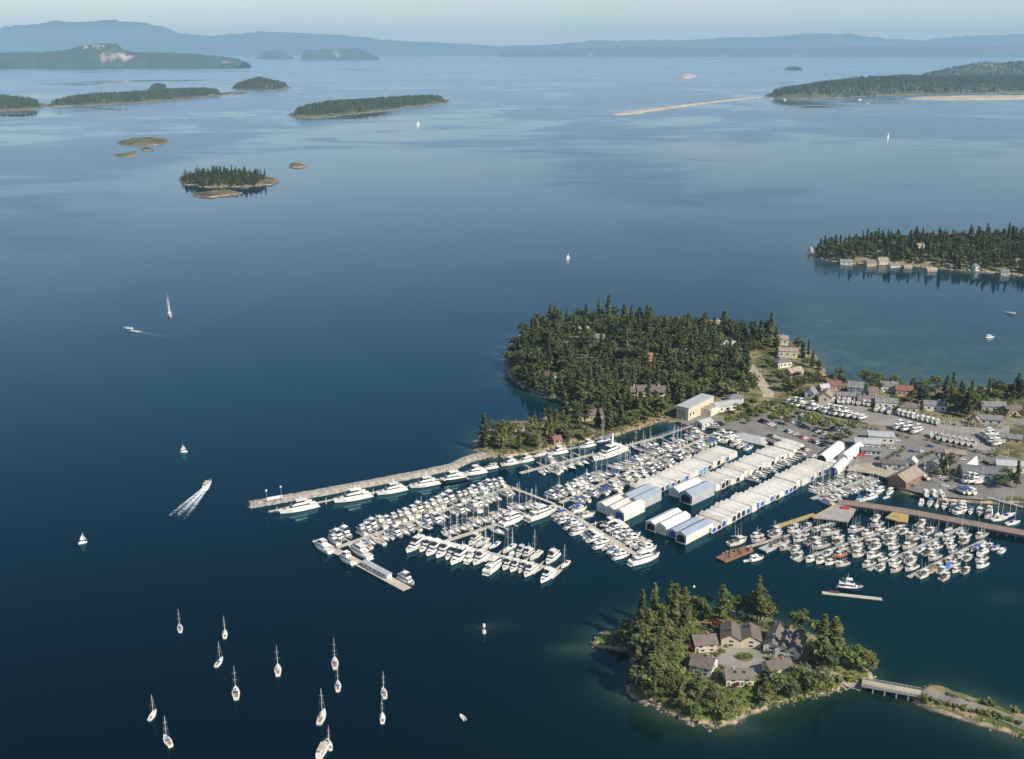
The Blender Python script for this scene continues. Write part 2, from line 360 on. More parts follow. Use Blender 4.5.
def grid_mesh(name, hf, x0, x1, y0, y1, step, m, smooth=True, cut=-1.5):
    xs = np.arange(x0, x1 + step, step); ys = np.arange(y0, y1 + step, step); X, Y = np.meshgrid(xs, ys); Z = hf(X, Y)
    n = len(xs); keep = Z > cut; fs = []
    for j in range(len(ys) - 1):
        for i in range(n - 1):
            if keep[j, i] or keep[j, i + 1] or keep[j + 1, i] or keep[j + 1, i + 1]:
                a = j * n + i; fs.append((a, a + 1, a + n + 1, a + n))
    used = sorted({i for f in fs for i in f}); mp_ = {u: k for k, u in enumerate(used)}
    V = np.stack([X.ravel(), Y.ravel(), Z.ravel()], 1)[used]
    return mkmesh(name, V, [tuple(mp_[i] for i in f) for f in fs], m, None, smooth)
def bounds(p, m=15): p = np.asarray(p); return p[:, 0].min() - m, p[:, 0].max() + m, p[:, 1].min() - m, p[:, 1].max() + m
tag(ob('ground', grid_mesh('ground', main_h, *bounds(MAIN), 3.0, M['land'])), kind='structure')
tag(ob('island_ground', grid_mesh('island_ground', isle_h, *bounds(ISLE), 1.5, M['isle'])), kind='structure')
tag(ob('causeway_ground', grid_mesh('causeway_ground', cause_h, *bounds(CAUSE), 1.2, M['isle'])), kind='structure')
tag(ob('headland_ground', grid_mesh('headland_ground', east_h, *bounds(EAST, 30), 6.0, M['land'])), kind='structure')
def gz(x, y, hf=main_h): return float(hf(np.array([x]), np.array([y]))[0])

# ------------------------------------------------------------------ water: one sheet to the horizon
def build_water():
    def axis(c0, c1, step, far, grow=1.35):
        a = list(np.arange(c0, c1 + 1, step)); s = step; lo = []; hi = []
        v = c0
        while v > -far: s *= grow; v -= s; lo.append(v)
        s = step; v = a[-1]
        while v < far: s *= grow; v += s; hi.append(v)
        return np.array(lo[::-1] + a + hi)
    xs = axis(-420, 620, 6, 90000); ys = axis(280, 1120, 6, 90000)
    X, Y = np.meshgrid(xs, ys); n = len(xs)
    near = (X > -700) & (X < 900) & (Y > 100) & (Y < 2000)
    sh = np.zeros(X.shape); gr = np.zeros(X.shape); x, y = X[near], Y[near]
    dm = -sdist(MAIN, x, y); di = -np.maximum(sdist(ISLE, x, y), sdist(CAUSE, x, y)); de = -sdist(EAST, x, y)
    bay = np.clip((x - P(800, 360)[0]) / 60, 0, 1) * np.clip((y - P(800, 400)[1]) / 30, 0, 1)
    wm = 7 + bay * 110
    s = np.maximum.reduce([np.exp(-np.maximum(dm, 0) / wm) * (.75 + .25 * bay), np.exp(-np.maximum(di, 0) / 5.5) * .62, np.exp(-np.maximum(de, 0) / 25) * .7])
    for (px, py), r, a in (((484, 628), 6, .30), ((503, 625), 7, .10), ((578, 649), 9, .7), ((588, 648), 8, .7), ((1000, 598), 9, .3)):
        c = P(px, py); s = np.maximum(s, a * np.exp(-((x - c[0]) ** 2 + ((y - c[1]) * 1.6) ** 2) / r ** 2))
    s *= np.clip(1 + 1.1 * vnoise(x, y, 28, 2), .3, 1.3)
    sh[near] = np.clip(s, 0, 1)
    c = P(820, 680); g = np.exp(-np.maximum(di, 0) / 75) * .9 + .6 * np.exp(-((x - P(980, 600)[0]) ** 2 + (y - P(980, 600)[1]) ** 2) / 110 ** 2)
    g = np.maximum(g, np.exp(-np.maximum(dm, 0) / 160) * bay)
    gr[near] = np.clip(g, 0, 1)
    V = np.stack([X.ravel(), Y.ravel(), np.zeros(X.size)], 1)
    fs = [(j * n + i, j * n + i + 1, j * n + n + i + 1, j * n + n + i) for j in range(len(ys) - 1) for i in range(n - 1)]
    me = mkmesh('sea_water', V, fs, M['water'])
    for nm, val in (('shallow', sh), ('green', gr)):
        at = me.attributes.new(nm, 'FLOAT', 'POINT'); at.data.foreach_set('value', val.ravel().astype(np.float32))
    tag(ob('water', me), kind='structure')
build_water()
# ------------------------------------------------------------------ haze
hz = MB(); hz.box(-45000, 45000, -3000, 41000, -4, 900)
hm = bpy.data.materials.new('haze'); hm.use_nodes = True; t = hm.node_tree; t.nodes.remove(t.nodes['Principled BSDF'])
pv = t.nodes.new('ShaderNodeVolumePrincipled'); pv.inputs['Color'].default_value = (.46, .76, 1, 1); pv.inputs['Density'].default_value = HAZE_DENSITY
pv.inputs['Anisotropy'].default_value = 0.0
t.links.new(pv.outputs[0], t.nodes['Material Output'].inputs['Volume'])
tag(ob('haze', hz.data('haze', [hm])), kind='stuff')
# ------------------------------------------------------------------ far hills and islands
def hill_mat(name, green, green2, cliff=None, s=.004, amt=.62):
    return mat(name, green, green2, s, .95, 8, coord='World', spec=.1) if cliff is None else cliffy(name, green, green2, cliff, s, amt)
def cliffy(name, a, b_, cliff, s, amt):
    m = mat(name, a, b_, s, .95, 8, coord='World', spec=.1); t = m.node_tree; b = t.nodes['Principled BSDF']; old = b.inputs['Base Color'].links[0].from_socket
    g = t.nodes.new('ShaderNodeNewGeometry'); n = t.nodes.new('ShaderNodeTexNoise'); n.inputs['Scale'].default_value = s * .55; n.inputs['Detail'].default_value = 7
    t.links.new(g.outputs['Position'], n.inputs['Vector']); r = t.nodes.new('ShaderNodeMapRange'); r.inputs[1].default_value = amt; r.inputs[2].default_value = amt + .07
    t.links.new(n.outputs[0], r.inputs[0]); x = t.nodes.new('ShaderNodeMix'); x.data_type = 'RGBA'; x.inputs[7].default_value = (*cliff, 1)
    t.links.new(r.outputs[0], x.inputs[0]); t.links.new(old, x.inputs[6]); t.links.new(x.outputs[2], b.inputs['Base Color']); return m
M['hill'] = hill_mat('hill_forest', (.035, .05, .03), (.07, .08, .045), None, .002)
M['hill_cliff'] = hill_mat('hill_forest_with_cliffs', (.03, .045, .027), (.06, .075, .04), (.50, .36, .29), .004, .635)
def ridge(name, base_y, prof, depth, m, seed, step=5, rough=.10, mat_=None):
    """a hill range: prof = (pixel x, pixel y of the skyline), standing at the distance where base_y meets the water"""
    D = P(512, base_y)[1]; xs = np.arange(prof[0][0], prof[-1][0] + step, step)
    top = np.interp(xs, [p[0] for p in prof], [p[1] for p in prof])
    ks = np.linspace(-1, 1, 15); V = []; rr = np.random.RandomState(seed)
    wob = np.convolve(rr.rand(len(xs) + 30) - .5, np.ones(9) / 9, 'same')[15:15 + len(xs)]
    top = top + np.convolve(rr.rand(len(xs) + 40) - .5, np.ones(5) / 5, 'same')[20:20 + len(xs)] * 2.4
    for i, x in enumerate(xs):
        yc = D + depth
        el = math.tan(math.atan((48 - 379.5) / -FPX) - math.atan((top[i] - 379.5) / -FPX)) if False else 0
        h = H + math.tan(math.atan((379.5 - top[i]) / FPX) - PITCH) * yc
        h = max(h, 4)
        X = (x - 512) / FPX * yc / math.cos(PITCH) * (math.cos(PITCH) ** 2 + .0)   # depth along the view at the horizon
        X = (x - 512) / FPX * (yc * math.cos(PITCH) + (H - 0) * math.sin(PITCH))
        for k in ks:
            f = max(0, 1 - abs(k) ** 1.6) ** .9
            z = h * f * (1 + rough * 2 * (rr.rand() - .5) * (f < .98)) - 6 * (abs(k) > .99)
            V.append((X + wob[i] * depth * .3 * (1 - f), yc + k * depth + depth * wob[i] * .5 * (1 - f), z))
    n = len(ks); fs = [(i * n + j, (i + 1) * n + j, (i + 1) * n + j + 1, i * n + j + 1) for i in range(len(xs) - 1) for j in range(n - 1)]
    return tag(ob(name, mkmesh(name, V, fs, m, None, True)), kind='structure')
ridge('hills', 55.5, [(-80, 32), (0, 29), (60, 22), (110, 21), (150, 24), (180, 33), (215, 36), (260, 32), (300, 32.5), (360, 36), (380, 40), (450, 43), (540, 48)], 4000, M['hill'], 1)
ridge('hills', 54, [(-80, 40), (0, 42), (60, 38), (130, 43), (220, 40), (300, 43), (440, 46), (520, 49), (600, 51)], 1500, M['hill'], 2)
ridge('hills', 55.5, [(440, 52), (470, 48.5), (560, 44), (600, 41), (690, 40), (730, 38), (780, 36), (815, 33), (850, 34.5), (880, 39), (920, 40), (960, 37), (1000, 35), (1060, 31), (1120, 33)], 3500, M['hill'], 3)
ridge('hills', 57, [(500, 53), (560, 49), (640, 47), (720, 47.5), (800, 48), (870, 46), (900, 47), (980, 46), (1060, 44), (1120, 45)], 1200, M['hill_cliff'], 4)
ridge('hill', 68.5, [(-90, 55), (-20, 52), (30, 53), (70, 50), (85, 46), (97, 44), (118, 44.5), (132, 52), (160, 53), (185, 53), (210, 55.5), (235, 57.5), (246, 62)], 420, M['hill_cliff'], 5, 3)
ridge('hill', 60, [(302, 57), (306, 50), (320, 50), (345, 48.5), (358, 48), (366, 52), (378, 57)], 250, M['hill_cliff'], 6, 2)
ridge('hill', 59, [(258, 56), (265, 51), (280, 51.5), (292, 56)], 250, M['hill'], 7, 2)
def tree_mass(name, pts, hs, m, tiers=2, sides=5):
    """one mesh of many small conifers at pts (x, y, z): a wood that reads as one mass"""
    tv = []; tf = []
    for k in range(tiers):
        z0 = .12 + .44 * k; z1 = min(1, z0 + .62); r = .26 * (1 - .40 * k); b = len(tv)
        tv += [(r * math.cos(6.2832 * i / sides + k), r * math.sin(6.2832 * i / sides + k), z0) for i in range(sides)] + [(0, 0, z1)]
        tf += [(b + i, b + (i + 1) % sides, b + sides) for i in range(sides)]
    tv = np.array(tv); pts = np.asarray(pts); n = len(pts); hs = np.asarray(hs)
    a = nr.rand(n) * 6.28; c, s_ = np.cos(a), np.sin(a); wd = hs * (.75 + .6 * nr.rand(n))
    jit = 1 + .5 * (nr.rand(n, len(tv)) - .5)
    V = np.zeros((n, len(tv), 3))
    V[:, :, 0] = (tv[None, :, 0] * c[:, None] - tv[None, :, 1] * s_[:, None]) * wd[:, None] * jit
    V[:, :, 1] = (tv[None, :, 0] * s_[:, None] + tv[None, :, 1] * c[:, None]) * wd[:, None] * jit
    V[:, :, 2] = tv[None, :, 2] * hs[:, None]
    V += pts[:, None, :]
    F = (np.array(tf)[None] + (np.arange(n) * len(tv))[:, None, None]).reshape(-1, 3)
    return tag(ob(name, mkmesh(name, V.reshape(-1, 3), F.tolist(), m)), kind='stuff')
M['isle_rocky'] = land_mat('rocky_islet_ground', 1.4, (.06, .065, .03), (.13, .11, .055), (.19, .15, .09), .5)
M['sand'] = mat('sand_spit', (.50, .43, .32), (.34, .29, .21), .02, .95, 8, coord='World', spec=.1)
M['cliff_rock'] = mat('cliff_rock', (.56, .42, .33), (.34, .26, .20), .02, .95, 8, coord='World', spec=.1)
def far_isle(pts, name, hmax, spacing, th, seed, edge=10, step=14, tree=True, m='isle_far'):
    poly = smooth_poly(PP(pts), 2)
    def hf(X, Y):
        d = sdist(poly, X, Y) + vnoise(X, Y, step * 4, seed) * step * (4.6 if m == 'isle_rocky' else 2.2)
        return np.clip(d * .5, -3, 3) + vnoise(X, Y, step * 1.6, seed + 7) * min(hmax, 4) * .7 * (d > 2) + hmax * np.clip((d - 4) / (hmax * 5 + 20), 0, 1) ** .8 * (.75 + .6 * (vnoise(X, Y, step * 14, seed + 1) + .5))
    tag(ob('island', grid_mesh('island', hf, *bounds(poly, 30), step, M[m], True, -2)), kind='structure')
    if not tree: return poly, hf
    if tree:
        b = bounds(poly, 0); n = int((b[1] - b[0]) * (b[3] - b[2]) / spacing ** 2); x = b[0] + nr.rand(n) * (b[1] - b[0]); y = b[2] + nr.rand(n) * (b[3] - b[2])
        k = sdist(poly, x, y) > edge; x, y = x[k], y[k]; z = hf(x, y) - .3
        tree_mass(name, np.stack([x, y, z], 1), th * (.6 + .55 * nr.rand(len(x))), M['wood_far'])
NEARISLE = far_isle([(177, 182), (180, 178), (195, 176), (240, 176), (268, 178), (281, 182.5), (262, 186), (235, 187.5), (200, 187), (185, 185)], 'x', 6, 7, 19, 1, 9, 5, False, 'isle_rocky')
far_isle([(190, 195), (205, 193.5), (222, 190.5), (246, 192.5), (236, 195), (212, 197.5), (196, 197)], 'x', 3, 7, 8, 2, 5, 4, False, 'isle_rocky')
far_isle([(115, 144), (132, 139), (160, 139), (174, 141), (160, 146), (130, 146.5)], 'x', 5, 7, 8, 3, 5, 6, False, 'isle_rocky')
far_isle([(115, 156), (125, 152.5), (138, 153), (134, 157.5), (121, 158)], 'x', 4, 7, 8, 4, 5, 6, False, 'isle_rocky')
far_isle([(143, 149), (150, 148), (153, 150.5), (146, 151.5)], 'x', 3, 7, 8, 4, 5, 5, False, 'isle_rocky')
far_isle([(286, 165), (294, 163.5), (306, 165), (302, 168), (292, 167.5)], 'x', 3, 7, 8, 5, 5, 5, False, 'isle_rocky')
far_isle([(-60, 112), (10, 111), (36, 109.5), (46, 107.5), (40, 102), (-60, 100)], 'island_wood', 14, 15, 22, 6, 22, 20)
far_isle([(42, 107.5), (60, 106.5), (120, 104.5), (180, 100), (210, 96.5), (226, 95.8), (222, 93.5), (180, 94), (120, 97), (60, 102)], 'island_wood', 14, 15, 22, 16, 22, 20)
far_isle([(216, 95.2), (236, 94.4), (252, 93.6), (240, 92.6), (222, 93)], 'x', 5, 7, 8, 3, 5, 9, False, 'isle_rocky')
far_isle([(226, 88.5), (245, 86), (275, 86), (294, 88), (280, 90.5), (245, 90.5)], 'island_wood', 100, 14, 22, 7, 18, 20)
far_isle([(143, 89.5), (158, 88), (174, 89.5), (160, 91)], 'island_wood', 48, 14, 22, 8, 18, 18)
far_isle([(287, 117), (296, 110), (330, 106), (380, 102.5), (430, 99), (455, 101.5), (430, 105.5), (390, 110), (350, 115), (318, 118), (298, 118)], 'island_wood', 12, 14, 20, 9, 24, 16)
far_isle([(611, 115.2), (616, 113.2), (640, 110.6), (690, 104.2), (742, 98.5), (766, 97), (742, 99.6), (700, 104.2), (658, 110.6), (630, 114.9)], 'x', 2.0, 7, 8, 10, 5, 9, False, 'sand')
far_isle([(674, 77.2), (684, 75.4), (697, 76), (692, 78.4), (680, 78.6)], 'x', 42, 7, 8, 11, 5, 14, False, 'cliff_rock')
far_isle([(762, 96.5), (790, 92), (830, 88), (900, 85), (1000, 84), (1140, 83), (1140, 92.5), (1010, 93), (900, 95), (850, 98), (795, 99), (772, 98.5)], 'island_wood', 46, 21, 24, 12, 24, 30)
far_isle([(900, 79.5), (960, 76), (1140, 74.5), (1140, 80), (960, 81.5)], 'island_wood', 120, 32, 26, 13, 40, 45)
far_isle([(897, 98.6), (940, 97), (1000, 96.5), (1140, 95), (1140, 98), (1000, 99.8), (930, 100.2)], 'x', 5, 7, 8, 14, 5, 12, False, 'sand')
far_isle([(780, 70), (795, 69.2), (806, 70), (795, 71)], 'island_wood', 20, 20, 22, 8, 18, 25)
# ------------------------------------------------------------------ trees
def leaf_cards(cs, sizes, rs, flat=.5):
    """irregular leaf clumps: two crossed ragged faces per centre"""
    V = []; F = []
    for c, s in zip(cs, sizes):
        for _ in range(2):
            a = rs.rand() * 6.283; tilt = (rs.rand() - .5) * 2 * flat * 1.5
            u = np.array([math.cos(a), math.sin(a), tilt * .6]); v = np.array([-math.sin(a) * (1 - flat * .4), math.cos(a) * (1 - flat * .4), (rs.rand() - .3) * 1.1])
            b = len(V); k = 5
            for i in range(k):
                t = 6.283 * i / k + rs.rand() * .7; r = s * (.55 + .55 * rs.rand())
                V.append(c + u * math.cos(t) * r + v * math.sin(t) * r * .75)
            F.append(tuple(range(b, b + k)))
    return V, F
def conifer(seed, h=20, r=3.6, n=420, bare=.14, m='fir', ragged=.35):
    rs = np.random.RandomState(seed); cs = []; sz = []
    tiers = np.linspace(bare, .97, 26); lean = (rs.rand(2) - .5) * .04 * h
    az = rs.rand(26, 9) * 6.283; ln = 1 - ragged * rs.rand(26, 9) * 1.6
    for _ in range(n):
        ti = min(25, int(26 * rs.rand() ** 1.15)); u = tiers[ti]; bi = rs.randint(9)
        R = r * (1 - u) ** .58 * max(.25, ln[ti, bi]) * min(1, .55 + (u - bare) * 3)
        q = rs.rand() ** .55; a = az[ti, bi] + (rs.rand() - .5) * .45; rho = R * q
        cs.append(np.array([math.cos(a) * rho + lean[0] * u, math.sin(a) * rho + lean[1] * u, u * h - .28 * rho + (rs.rand() - .5) * .5])); sz.append((.6 + .6 * rs.rand()) * (.6 + .45 * (1 - u)) * r / 4.4 + .15)
    V, F = leaf_cards(cs, sz, rs)
    cm = mkmesh('fir_crown', V, F, M[m])
    tm = MB(); tm.tube((0, 0, -1), (lean[0] * .9, lean[1] * .9, h * .93), .34 * h / 20, .05, 7)
    for i in range(8):
        a = rs.rand() * 6.28; u = bare + rs.rand() * .5; R = r * (1 - u) * .6
        tm.tube((lean[0] * u, lean[1] * u, u * h), (math.cos(a) * R, math.sin(a) * R, u * h - .1 * R), .07, .03, 4)
    return [('trunk', tm.data('fir_trunk', [M['bark']])), ('crown', cm)]
def broadleaf(seed, h=12, r=4.5, n=380, m='leaf', blobs=11, bare=.22, bark='bark_pale'):
    rs = np.random.RandomState(seed); tm = MB(); cs = []; sz = []
    tm.tube((0, 0, -1), (.1, 0, h * bare * 1.2), .28 * h / 12, .2 * h / 12, 7)
    bl = []
    for i in range(blobs):
        a = 2.4 * i + rs.rand(); q = math.sqrt((i + .5) / blobs) * .68; z = h * (bare + .10 + (1 - bare - .26) * (rs.rand() * .75 + .25 * (i % 2)) * (1 - q * .45))
        c = np.array([math.cos(a) * r * q, math.sin(a) * r * q, z]); bl.append((c, r * (.36 + .22 * rs.rand())))
        tm.tube((.1, 0, h * bare), c, .13 * h / 12, .04, 5)
    for _ in range(n):
        c, br = bl[rs.randint(blobs)]; d = rs.randn(3); d /= np.linalg.norm(d); d[2] = abs(d[2]) * 1.0 - .25
        cs.append(c + d * br * (.55 + .5 * rs.rand()) * np.array([1, 1, .8])); sz.append(.42 + .5 * rs.rand() * r / 4.5)
    V, F = leaf_cards(cs, sz, rs, .8)
    return [('trunk', tm.data('tree_trunk', [M[bark]])), ('crown', mkmesh('leaf_crown', V, F, M[m]))]
FIRS = [conifer(1, 19, 5.0, 600, .14, 'fir', .6), conifer(2, 22, 5.2, 640, .20, 'fir', .65), conifer(3, 15, 4.9, 480, .08, 'fir', .5), conifer(4, 20, 4.6, 480, .30, 'fir', .7), conifer(6, 17, 5.8, 560, .2, 'fir_light', .7),
    broadleaf(15, 17, 4.4, 560, 'fir', 15, .16, 'bark'), broadleaf(16, 15, 5.0, 540, 'fir_light', 13, .14, 'bark'), broadleaf(17, 19, 4.2, 600, 'fir', 17, .18, 'bark')]
LEAFS = [broadleaf(11, 12, 4.6), broadleaf(12, 14, 5.2, 460, 'leaf', 13), broadleaf(13, 9, 3.8, 300, 'leaf', 8), broadleaf(14, 11, 4.2, 360, 'fir_light', 10)]
YELLOW = [broadleaf(21, 7, 2.7, 240, 'leaf_yellow', 7, .25), broadleaf(22, 6, 2.5, 220, 'leaf_yellow', 7, .22)]
REDS = [broadleaf(31, 6, 2.6, 240, 'leaf_red', 7, .2)]
def shrub_parts(seed, h, r, m):
    rs = np.random.RandomState(seed); cs = []; sz = []
    for _ in range(110):
        d = rs.randn(3); d /= np.linalg.norm(d); d[2] = abs(d[2]); cs.append(d * np.array([r, r, h]) * (.55 + .5 * rs.rand()) * (.8 + .3 * math.sin(3 * math.atan2(d[1], d[0]) + seed))); sz.append(.22 + .25 * rs.rand() * r)
    V, F = leaf_cards(cs, sz, rs, .8)
    st = MB(); st.tube((0, 0, -.5), (0, 0, h * .6), .08, .04, 5)
    return [('stem', st.data('shrub_stem', [M['bark']])), ('foliage', mkmesh('shrub_leaves', V, F, M[m]))]
SHRUBS = [shrub_parts(41, 1.6, 1.5, 'leaf'), shrub_parts(42, 1.9, 1.6, 'leaf_yellow'), shrub_parts(43, 1.3, 1.4, 'leaf_grey')]
TREES = []        # (area, kind word, name, parts, x, y, z, scale)
AVOID = []        # circles trees keep clear of: (x, y, r)
def clear(x, y, r=0): return all((x - a) ** 2 + (y - b) ** 2 > (c + r) ** 2 for a, b, c in AVOID)
def plant(area, kind, x, y, hf=main_h, s=None):
    parts, nm, wd = {'fir': (rnd.choice(FIRS), 'evergreen_tree', 'dark evergreen'), 'leaf': (rnd.choice(LEAFS), 'broadleaf_tree', 'green broadleaf tree'), 'yellow': (rnd.choice(YELLOW), 'young_tree', 'yellow-green young tree'), 'red': (REDS[0], 'maple_tree', 'dark red maple')}[kind]
    TREES.append((area, wd, nm, parts, float(x), float(y), gz(x, y, hf) - .1, s or .8 + .4 * rnd.random()))
def scatter(poly_px, spacing, z, zone_hf, cap=9999):
    poly = np.array(PP(poly_px, z)); b = bounds(poly, 0); n = 7000; x = b[0] + nr.rand(n) * (b[1] - b[0]); y = b[2] + nr.rand(n) * (b[3] - b[2])
    k = sdist(poly, x, y) > 0; x, y = x[k], y[k]; k = zone_hf(x, y) > .8; x, y = x[k], y[k]
    A = np.array(AVOID) if AVOID else np.zeros((0, 3)); k = np.array([bool((((A[:, 0] - u) ** 2 + (A[:, 1] - v) ** 2) > A[:, 2] ** 2).all()) for u, v in zip(x, y)], bool); x, y = x[k], y[k]
    px_, py_ = np.zeros(0), np.zeros(0)
    for u, v in zip(x, y):
        if len(px_) >= cap: break
        if len(px_) and ((px_ - u) ** 2 + (py_ - v) ** 2).min() < spacing ** 2: continue
        px_ = np.append(px_, u); py_ = np.append(py_, v)
    return list(zip(px_.tolist(), py_.tolist()))
# ------------------------------------------------------------------ buildings
def win(mb, x, y, z, w, h, axis, out):
    """window: frame proud of the wall, pane proud of the frame"""
    if axis == 'y': mb.box(x - w / 2 - .1, x + w / 2 + .1, min(y, y + out * .05), max(y, y + out * .05), z - .1, z + h + .1, 0); mb.box(x - w / 2, x + w / 2, min(y, y + out * .09), max(y, y + out * .09), z, z + h, 1)
    else: mb.box(min(x, x + out * .05), max(x, x + out * .05), y - w / 2 - .1, y + w / 2 + .1, z - .1, z + h + .1, 0); mb.box(min(x, x + out * .09), max(x, x + out * .09), y - w / 2, y + w / 2, z, z + h, 1)
WM = None
def house(x, y, z, rz, l, w, h, rise, wall='wall_cream', roof='roof_brown', label='', chim=True, hip=False, cat='house', name='house', group=None, nwin=2, storeys=1, door=True, over=.5, skylight=0):
    """ridge along local x"""
    r = spawn(name, [], (x, y, z), rz, None, label, cat, group)
    b = MB(); a = l / 2; c = w / 2
    if hip: b.box(-a, a, -c, c, -1.2, h)
    else:
        v = [(-a, -c, -1.2), (a, -c, -1.2), (a, c, -1.2), (-a, c, -1.2), (-a, -c, h), (a, -c, h), (a, c, h), (-a, c, h), (-a, 0, h + rise), (a, 0, h + rise)]
        b.add(v, [(3, 2, 1, 0), (0, 1, 5, 4), (2, 3, 7, 6), (1, 2, 6, 9, 5), (3, 0, 4, 8, 7), (4, 5, 9, 8), (6, 7, 8, 9)])
    ob('wall', b.data('house_wall', [M[wall]]), r)
    q = MB(); o = over; t = .22; e = rise * o / c
    if hip:
        i = min(a * .75, c); q.add([(-a - o, -c - o, h - .05), (a + o, -c - o, h - .05), (a + o, c + o, h - .05), (-a - o, c + o, h - .05), (-a + i, 0, h + rise), (a - i, 0, h + rise)], [(0, 1, 5, 4), (2, 3, 4, 5), (1, 2, 5), (3, 0, 4), (3, 2, 1, 0)])
    else:
        for s in (-1, 1):
            lo = [(-a - o, s * (c + o), h - e + .03), (a + o, s * (c + o), h - e + .03), (a + o, 0, h + rise + .03), (-a - o, 0, h + rise + .03)]
            hi = [(p, u, v_ + t) for p, u, v_ in lo]
            if s > 0: lo, hi = lo[::-1], hi[::-1]
            q.hexa(lo, hi)
    rf = ob('roof', q.data('house_roof', [M[roof]]), r)
    if chim:
        k = MB(); cx = a * (.35 if rnd.random() < .5 else -.4); k.box(cx - .45, cx + .45, -.2 - .45, -.2 + .45, h + rise * .5, h + rise + 1.1, 0); k.box(cx - .55, cx + .55, -.75, .35, h + rise + 1.1, h + rise + 1.25, 0)
        ob('chimney', k.data('chimney', [M['brick' if wall != 'wall_white' else 'concrete']]), rf)
    for s in range(skylight):
        k = MB(); sx_ = -a + l * (s + 1) / (skylight + 1); zz = h + rise * .55; k.hexa([(sx_ - .5, -c * .55, zz + .2), (sx_ + .5, -c * .55, zz + .2), (sx_ + .5, -c * .35, zz + .2 + rise * .2), (sx_ - .5, -c * .35, zz + .2 + rise * .2)], [(sx_ - .5, -c * .55, zz + .3), (sx_ + .5, -c * .55, zz + .3), (sx_ + .5, -c * .35, zz + .3 + rise * .2), (sx_ - .5, -c * .35, zz + .3 + rise * .2)])
        ob('skylight', k.data('skylight', [M['glass']]), rf)
    hh = h / storeys
    for f in range(storeys):
        for i in range(nwin):
            for s in (-1, 1):
                k = MB(); win(k, -a + l * (i + .5) / nwin + (.9 if door and f == 0 and i == 0 else 0), s * c, f * hh + hh * .36, min(1.5, l / nwin * .5), min(1.3, hh * .45), 'y', s); ob('window', k.data('window', [M['window_frame'], M['glass']]), r)
        for s in (-1, 1):
            k = MB(); win(k, s * a, 0, f * hh + hh * .36, min(1.8, w * .35), min(1.3, hh * .45), 'x', s); ob('window', k.data('window', [M['window_frame'], M['glass']]), r)
    if door:
        k = MB(); k.box(-a + .5, -a + 1.45, -c - .07, -c, -.05, 2.05); ob('door', k.data('door', [M['door_paint']]), r)
    AVOID.append((x, y, .5 * max(l, w) * .75 + 2.4))
    return r
def ang(p, q): return math.atan2(q[1] - p[1], q[0] - p[0])
def sheet(name, poly_px, z, m, kind='structure', zref=GZ):
    p = PP(poly_px, zref); b = MB(); a = sum(p[i][0] * p[(i + 1) % len(p)][1] - p[(i + 1) % len(p)][0] * p[i][1] for i in range(len(p)))
    if a < 0: p = p[::-1]
    b.add([(x, y, z) for x, y in p], [tuple(range(len(p)))]); return tag(ob(name, b.data(name, [M[m]])), kind=kind)
# -- paved ground of the harbour side (each sheet 4 mm above the last)
sheet('parking_lot', [(690, 426), (676, 421), (690, 418), (735, 404), (768, 401), (830, 418), (872, 428), (930, 441), (1000, 457), (1060, 470), (1060, 500), (1020, 497), (985, 500), (930, 496), (908, 490), (896, 487), (888, 476), (850, 467), (822, 463.5), (790, 449.5), (767, 440.5), (750, 434.5), (728, 429.5), (708, 427.5)], GZ + .02, 'asphalt')
sheet('boat_yard', [(790, 403.5), (812, 400), (850, 404), (880, 410), (930, 419), (975, 424), (1010, 426), (1008, 440), (1001, 450), (994, 453.5), (960, 445), (925, 436), (872, 424), (830, 414)], GZ + .024, 'asphalt_pale')
sheet('street', [(770, 402.5), (830, 420.5), (872, 431), (925, 442), (998, 460), (1070, 478), (1070, 471), (1000, 454.5), (926, 437.5), (872, 426.5), (832, 416.5), (774, 400)], GZ + .028, 'road')
sheet('driveway', [(735, 406), (752, 399), (768, 395), (776, 396), (792, 400), (788, 403.5), (772, 401), (756, 404), (742, 409), (728, 414), (716, 414)], GZ + .032, 'gravel')
sheet('quay', [(846, 470.5), (852, 465), (872, 462), (895, 467), (905, 475), (893, 480), (875, 474)], GZ + .034, 'gravel')
sheet('street', [(985, 421), (1012, 424), (1060, 432), (1060, 426), (1015, 419), (990, 416)], GZ + .028, 'road')
def ground_strip(name, pts, wd, m, lift=.10, hf=main_h, sub=4):
    """a road laid over sloping ground"""
    p = [np.array(q) for q in pts]; q = []
    for i in range(len(p) - 1): q += [p[i] + (p[i + 1] - p[i]) * t / sub for t in range(sub)]
    q.append(p[-1]); V = []
    for i, a in enumerate(q):
        d = q[min(i + 1, len(q) - 1)] - q[max(i - 1, 0)]; d = d / hyp(d); n = np.array([-d[1], d[0]])
        for s in (-1, 0, 1):
            e = a + n * s * wd / 2; V.append((e[0], e[1], max(gz(e[0], e[1], hf), gz(a[0], a[1], hf) - .3) + lift))
    fs = [(3 * i + k, 3 * i + k + 3 if False else 3 * i + k + 1, 3 * i + k + 4, 3 * i + k + 3) for i in range(len(q) - 1) for k in (0, 1)]
    fs = [f[::-1] for f in fs]
    return tag(ob(name, mkmesh(name, V, fs, M[m], None, True)), kind='structure')
ground_strip('road', [P(744, 358, 6), P(752, 368, 5), P(760, 379, 4), P(765, 388, 3), P(768, 393, 2.4), P(768, 398, 2.3)], 8.5, 'gravel', .25)
